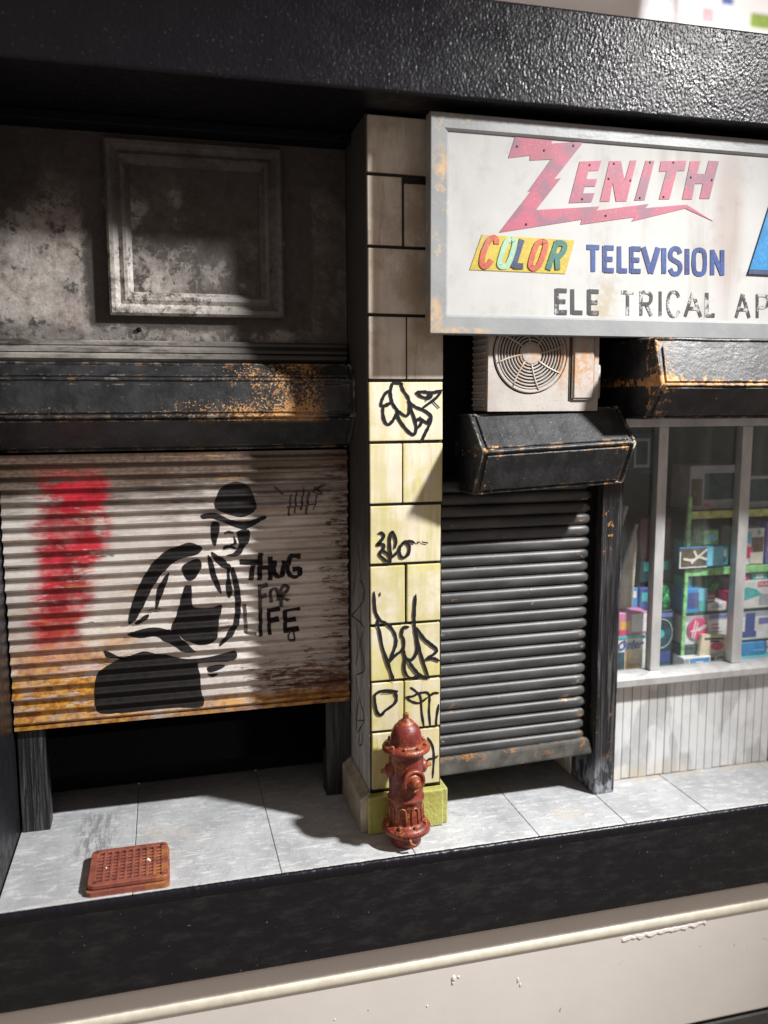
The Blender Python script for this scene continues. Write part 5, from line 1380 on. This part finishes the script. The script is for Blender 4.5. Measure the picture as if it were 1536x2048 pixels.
# smaller stock filling the shelves
random.seed(77)
def small(x0, x1, z0, h, y0, mat, label, p): return carton((x0, x1, y0, y0 + .12, z0, z0 + h), mat, label, patches=p)
small(2.60, 2.655, 1.0405, .12, .40, G_RED, 'narrow crimson box half behind the second window mullion', [('white_label', .2, .8, .5, .8, G_WHITE)])
small(2.42, 2.50, 1.101, .07, .40, G_BROWN, 'small brown striped box on top of the small white box', [('pink_stripe', .1, .9, .4, .7, G_PINK), ('white_stripe', .1, .9, .1, .25, G_WHITE)])
small(2.515, 2.60, 1.3465, .13, .42, G_TEAL, 'small teal box right of the crossed tool box', [('white_print', .2, .8, .5, .85, G_WHITE), ('navy_print', .2, .8, .15, .4, G_NAVY)])
small(2.90, 3.05, .718, .085, .36, G_WHITE, 'white box with pink stripe at the right edge above the flat teal box', [('pink_stripe', 0, 1, .4, .6, G_PINK)])
small(2.60, 2.655, .8185, .15, .42, G_NAVY, 'navy box half hidden behind the second mullion', [('white_label', .1, .7, .5, .8, G_WHITE)])
small(1.955, 2.03, 1.061, .15, .46, G_NAVY, 'small navy box left of the green glass jug', [('teal_print', .2, .8, .4, .8, G_TEAL)])
small(1.70, 1.79, 1.086, .09, .44, G_ORANGE, 'small orange box standing on the pink toaster box', [('white_label', .15, .85, .3, .7, G_WHITE)])
small(1.86, 1.94, 1.086, .13, .46, G_BLUE, 'small blue box standing on the pink toaster box near the first mullion', [('white_label', .15, .85, .5, .85, G_WHITE)])

small(2.27, 2.35, 1.3465, .17, .45, G_TEAL, 'teal box behind the crossed tool box, left end of the middle shelf', [('white_print', .2, .8, .4, .8, G_WHITE)])
small(2.36, 2.47, 1.504, .10, .36, G_GREEN, 'flat green carton lying on top of the crossed tool box', [('pale_print', .2, .8, .2, .7, G_CYAN)])
small(2.66, 2.75, 1.236, .045, .39, G_RED, 'thin crimson box on top of the iron picture box', [('white_print', .2, .7, .2, .8, G_WHITE)])
small(2.78, 2.90, 1.236, .05, .39, G_TEAL, 'thin teal box on top of the iron picture box', [('white_print', .2, .7, .2, .8, G_WHITE)])
small(2.26, 2.33, 1.206, .075, .42, G_TEAL, 'small teal box on top of the bright blue box', [('white_print', .2, .7, .2, .8, G_WHITE)])
small(3.0, 3.09, 1.7305, .16, .46, G_GREEN, 'green carton at the right end of the top shelf', [('white_print', .2, .7, .2, .8, G_WHITE)])

# ================================================================ white cabinet under the display box
cb = thing('cabinet', (.6, -.2, -1.9), 'cream white painted cabinet with a rounded bead, carrying the display box', 'cabinet')
box('top_board', (-3.2, 4.6, -.248, 1.2, -.57, -.524), M_CAB, cb, .006)
box('front_panel', (-3.2, 4.6, -.25, -.2, -1.45, -.5705), M_CAB, cb, .012, 2)
bm = bmesh.new()
tube(bm, [(-3.2 + 7.8 * k / 30, -.25, -.716) for k in range(31)], .032, 12)
for v in bm.verts: v.co.y = -.25 + (v.co.y + .25) * .42
add('bead', fin(bm), M_BEAD, cb, smooth=True)
box('drawer_front', (-3.2, 4.6, -.246, -.2, -2.4, -1.48), M_DARKGAP, cb, .01)
box('carcass', (-3.19, 4.59, -.198, 1.19, -2.4, -.5705), M_DARKGAP, cb, .003)
random.seed(31)
for x, z, r, e in ((.40, -.815, .014, 1.6), (.395, -.84, .010, 1.2), (.43, -.81, .008, 1.0), (.24, -.955, .006, 1.0), (.80, -.90, .007, 2.6), (.815, -.935, .006, 2.2), (-.30, -.93, .005, 1.0)):
    bm = bmesh.new(); bmesh.ops.create_icosphere(bm, subdivisions=2, radius=r)
    for v in bm.verts: v.co = Vector((v.co.x * random.uniform(.8, 1.1), v.co.y * .45, v.co.z * e * random.uniform(.85, 1.1))) + Vector((x, -.251, z - .02))
    add('paint_nib', fin(bm), M_CAB, cb, smooth=True)
bm = bmesh.new()
prev = None
for k in range(30):
    x = 1.48 + .02 * k; z = -.775 + (x - 1.48) * .03 + random.uniform(-.006, .006); w = .016 + .012 * math.sin(k * .8) ** 2 + random.uniform(0, .008)
    r = [bm.verts.new(p) for p in ((x, -.2495, z + .004), (x, -.2535, z), (x, -.2545 - random.uniform(0, .003), z - w * .6), (x, -.2495, z - w))]
    if prev:
        for q in range(3): bm.faces.new((prev[q], prev[q + 1], r[q + 1], r[q]))
    prev = r
add('peeling_edge', fin(bm), M_CAB, cb)
bm = bmesh.new(); lathe(bm, [(.012, 0), (.020, .006), (.016, .012)], 0, 0, 10)
bmesh.ops.transform(bm, matrix=Matrix.Translation((-.05, -.249, -1.085)) @ Matrix.Rotation(math.pi / 2, 4, 'X') @ Matrix.Diagonal((.45, 1.3, 1, 1)), verts=bm.verts[:])
add('paint_blister', fin(bm), pm('brown_blister', (.30, .18, .15)), cb, smooth=True)

# ================================================================ the room behind, out of focus
struct(box('room_wall', (-6, 16, 9.0, 9.2, -2.4, 14), M_WALL, None, 0))
rs = thing('store_shelf', (5.5, 5.5, 0), 'white shelf in the background behind the display box', 'shelf')
box('shelf_board', (2.5, 9.0, 5.2, 6.8, 6.30, 6.42), M_WALL, rs, .01)
for x in (2.6, 8.8): box('upright', (x, x + .12, 5.3, 6.7, -2.4, 6.295), M_WALL, rs, .01)
bx = thing('white_carton', (6.4, 5.6, 6.42), 'blurred white carton with blue, pink and green print in the background', 'carton')
box('carton', (5.52, 8.4, 5.4, 6.6, 6.4205, 8.6), M_WALL, bx, .02)
G_BG = pm('green_print', (.22, .30, .07)); G_BG2 = pm('blue_spot_print', (.08, .12, .28)); G_BG3 = pm('pale_pink_print', (.50, .33, .36)); G_BG4 = pm('pale_grey_print', (.48, .47, .48))
box('green_label', (6.30, 6.62, 5.39, 5.3995, 7.17, 7.33), G_BG, bx, .002)
box('blue_label', (5.87, 6.03, 5.39, 5.3995, 7.40, 7.56), G_BG2, bx, .002)
box('pink_label', (5.59, 5.75, 5.39, 5.3995, 7.16, 7.31), G_BG3, bx, .002)
bt = thing('grey_bottle', (5.0, 5.9, 6.42), 'blurred pale grey bottle beside the white carton in the background', 'bottle')
bm = bmesh.new(); lathe(bm, [(.22, 6.4205), (.24, 6.5), (.24, 7.4), (.20, 7.75), (.10, 8.0), (.10, 8.4)], 5.28, 5.9, 24); add('body', fin(bm), G_BG4, bt, smooth=True)
bm = bmesh.new(); lathe(bm, [(.12, 8.4), (.12, 8.6)], 5.28, 5.9, 20); add('cap', fin(bm), G_GREY, bt)
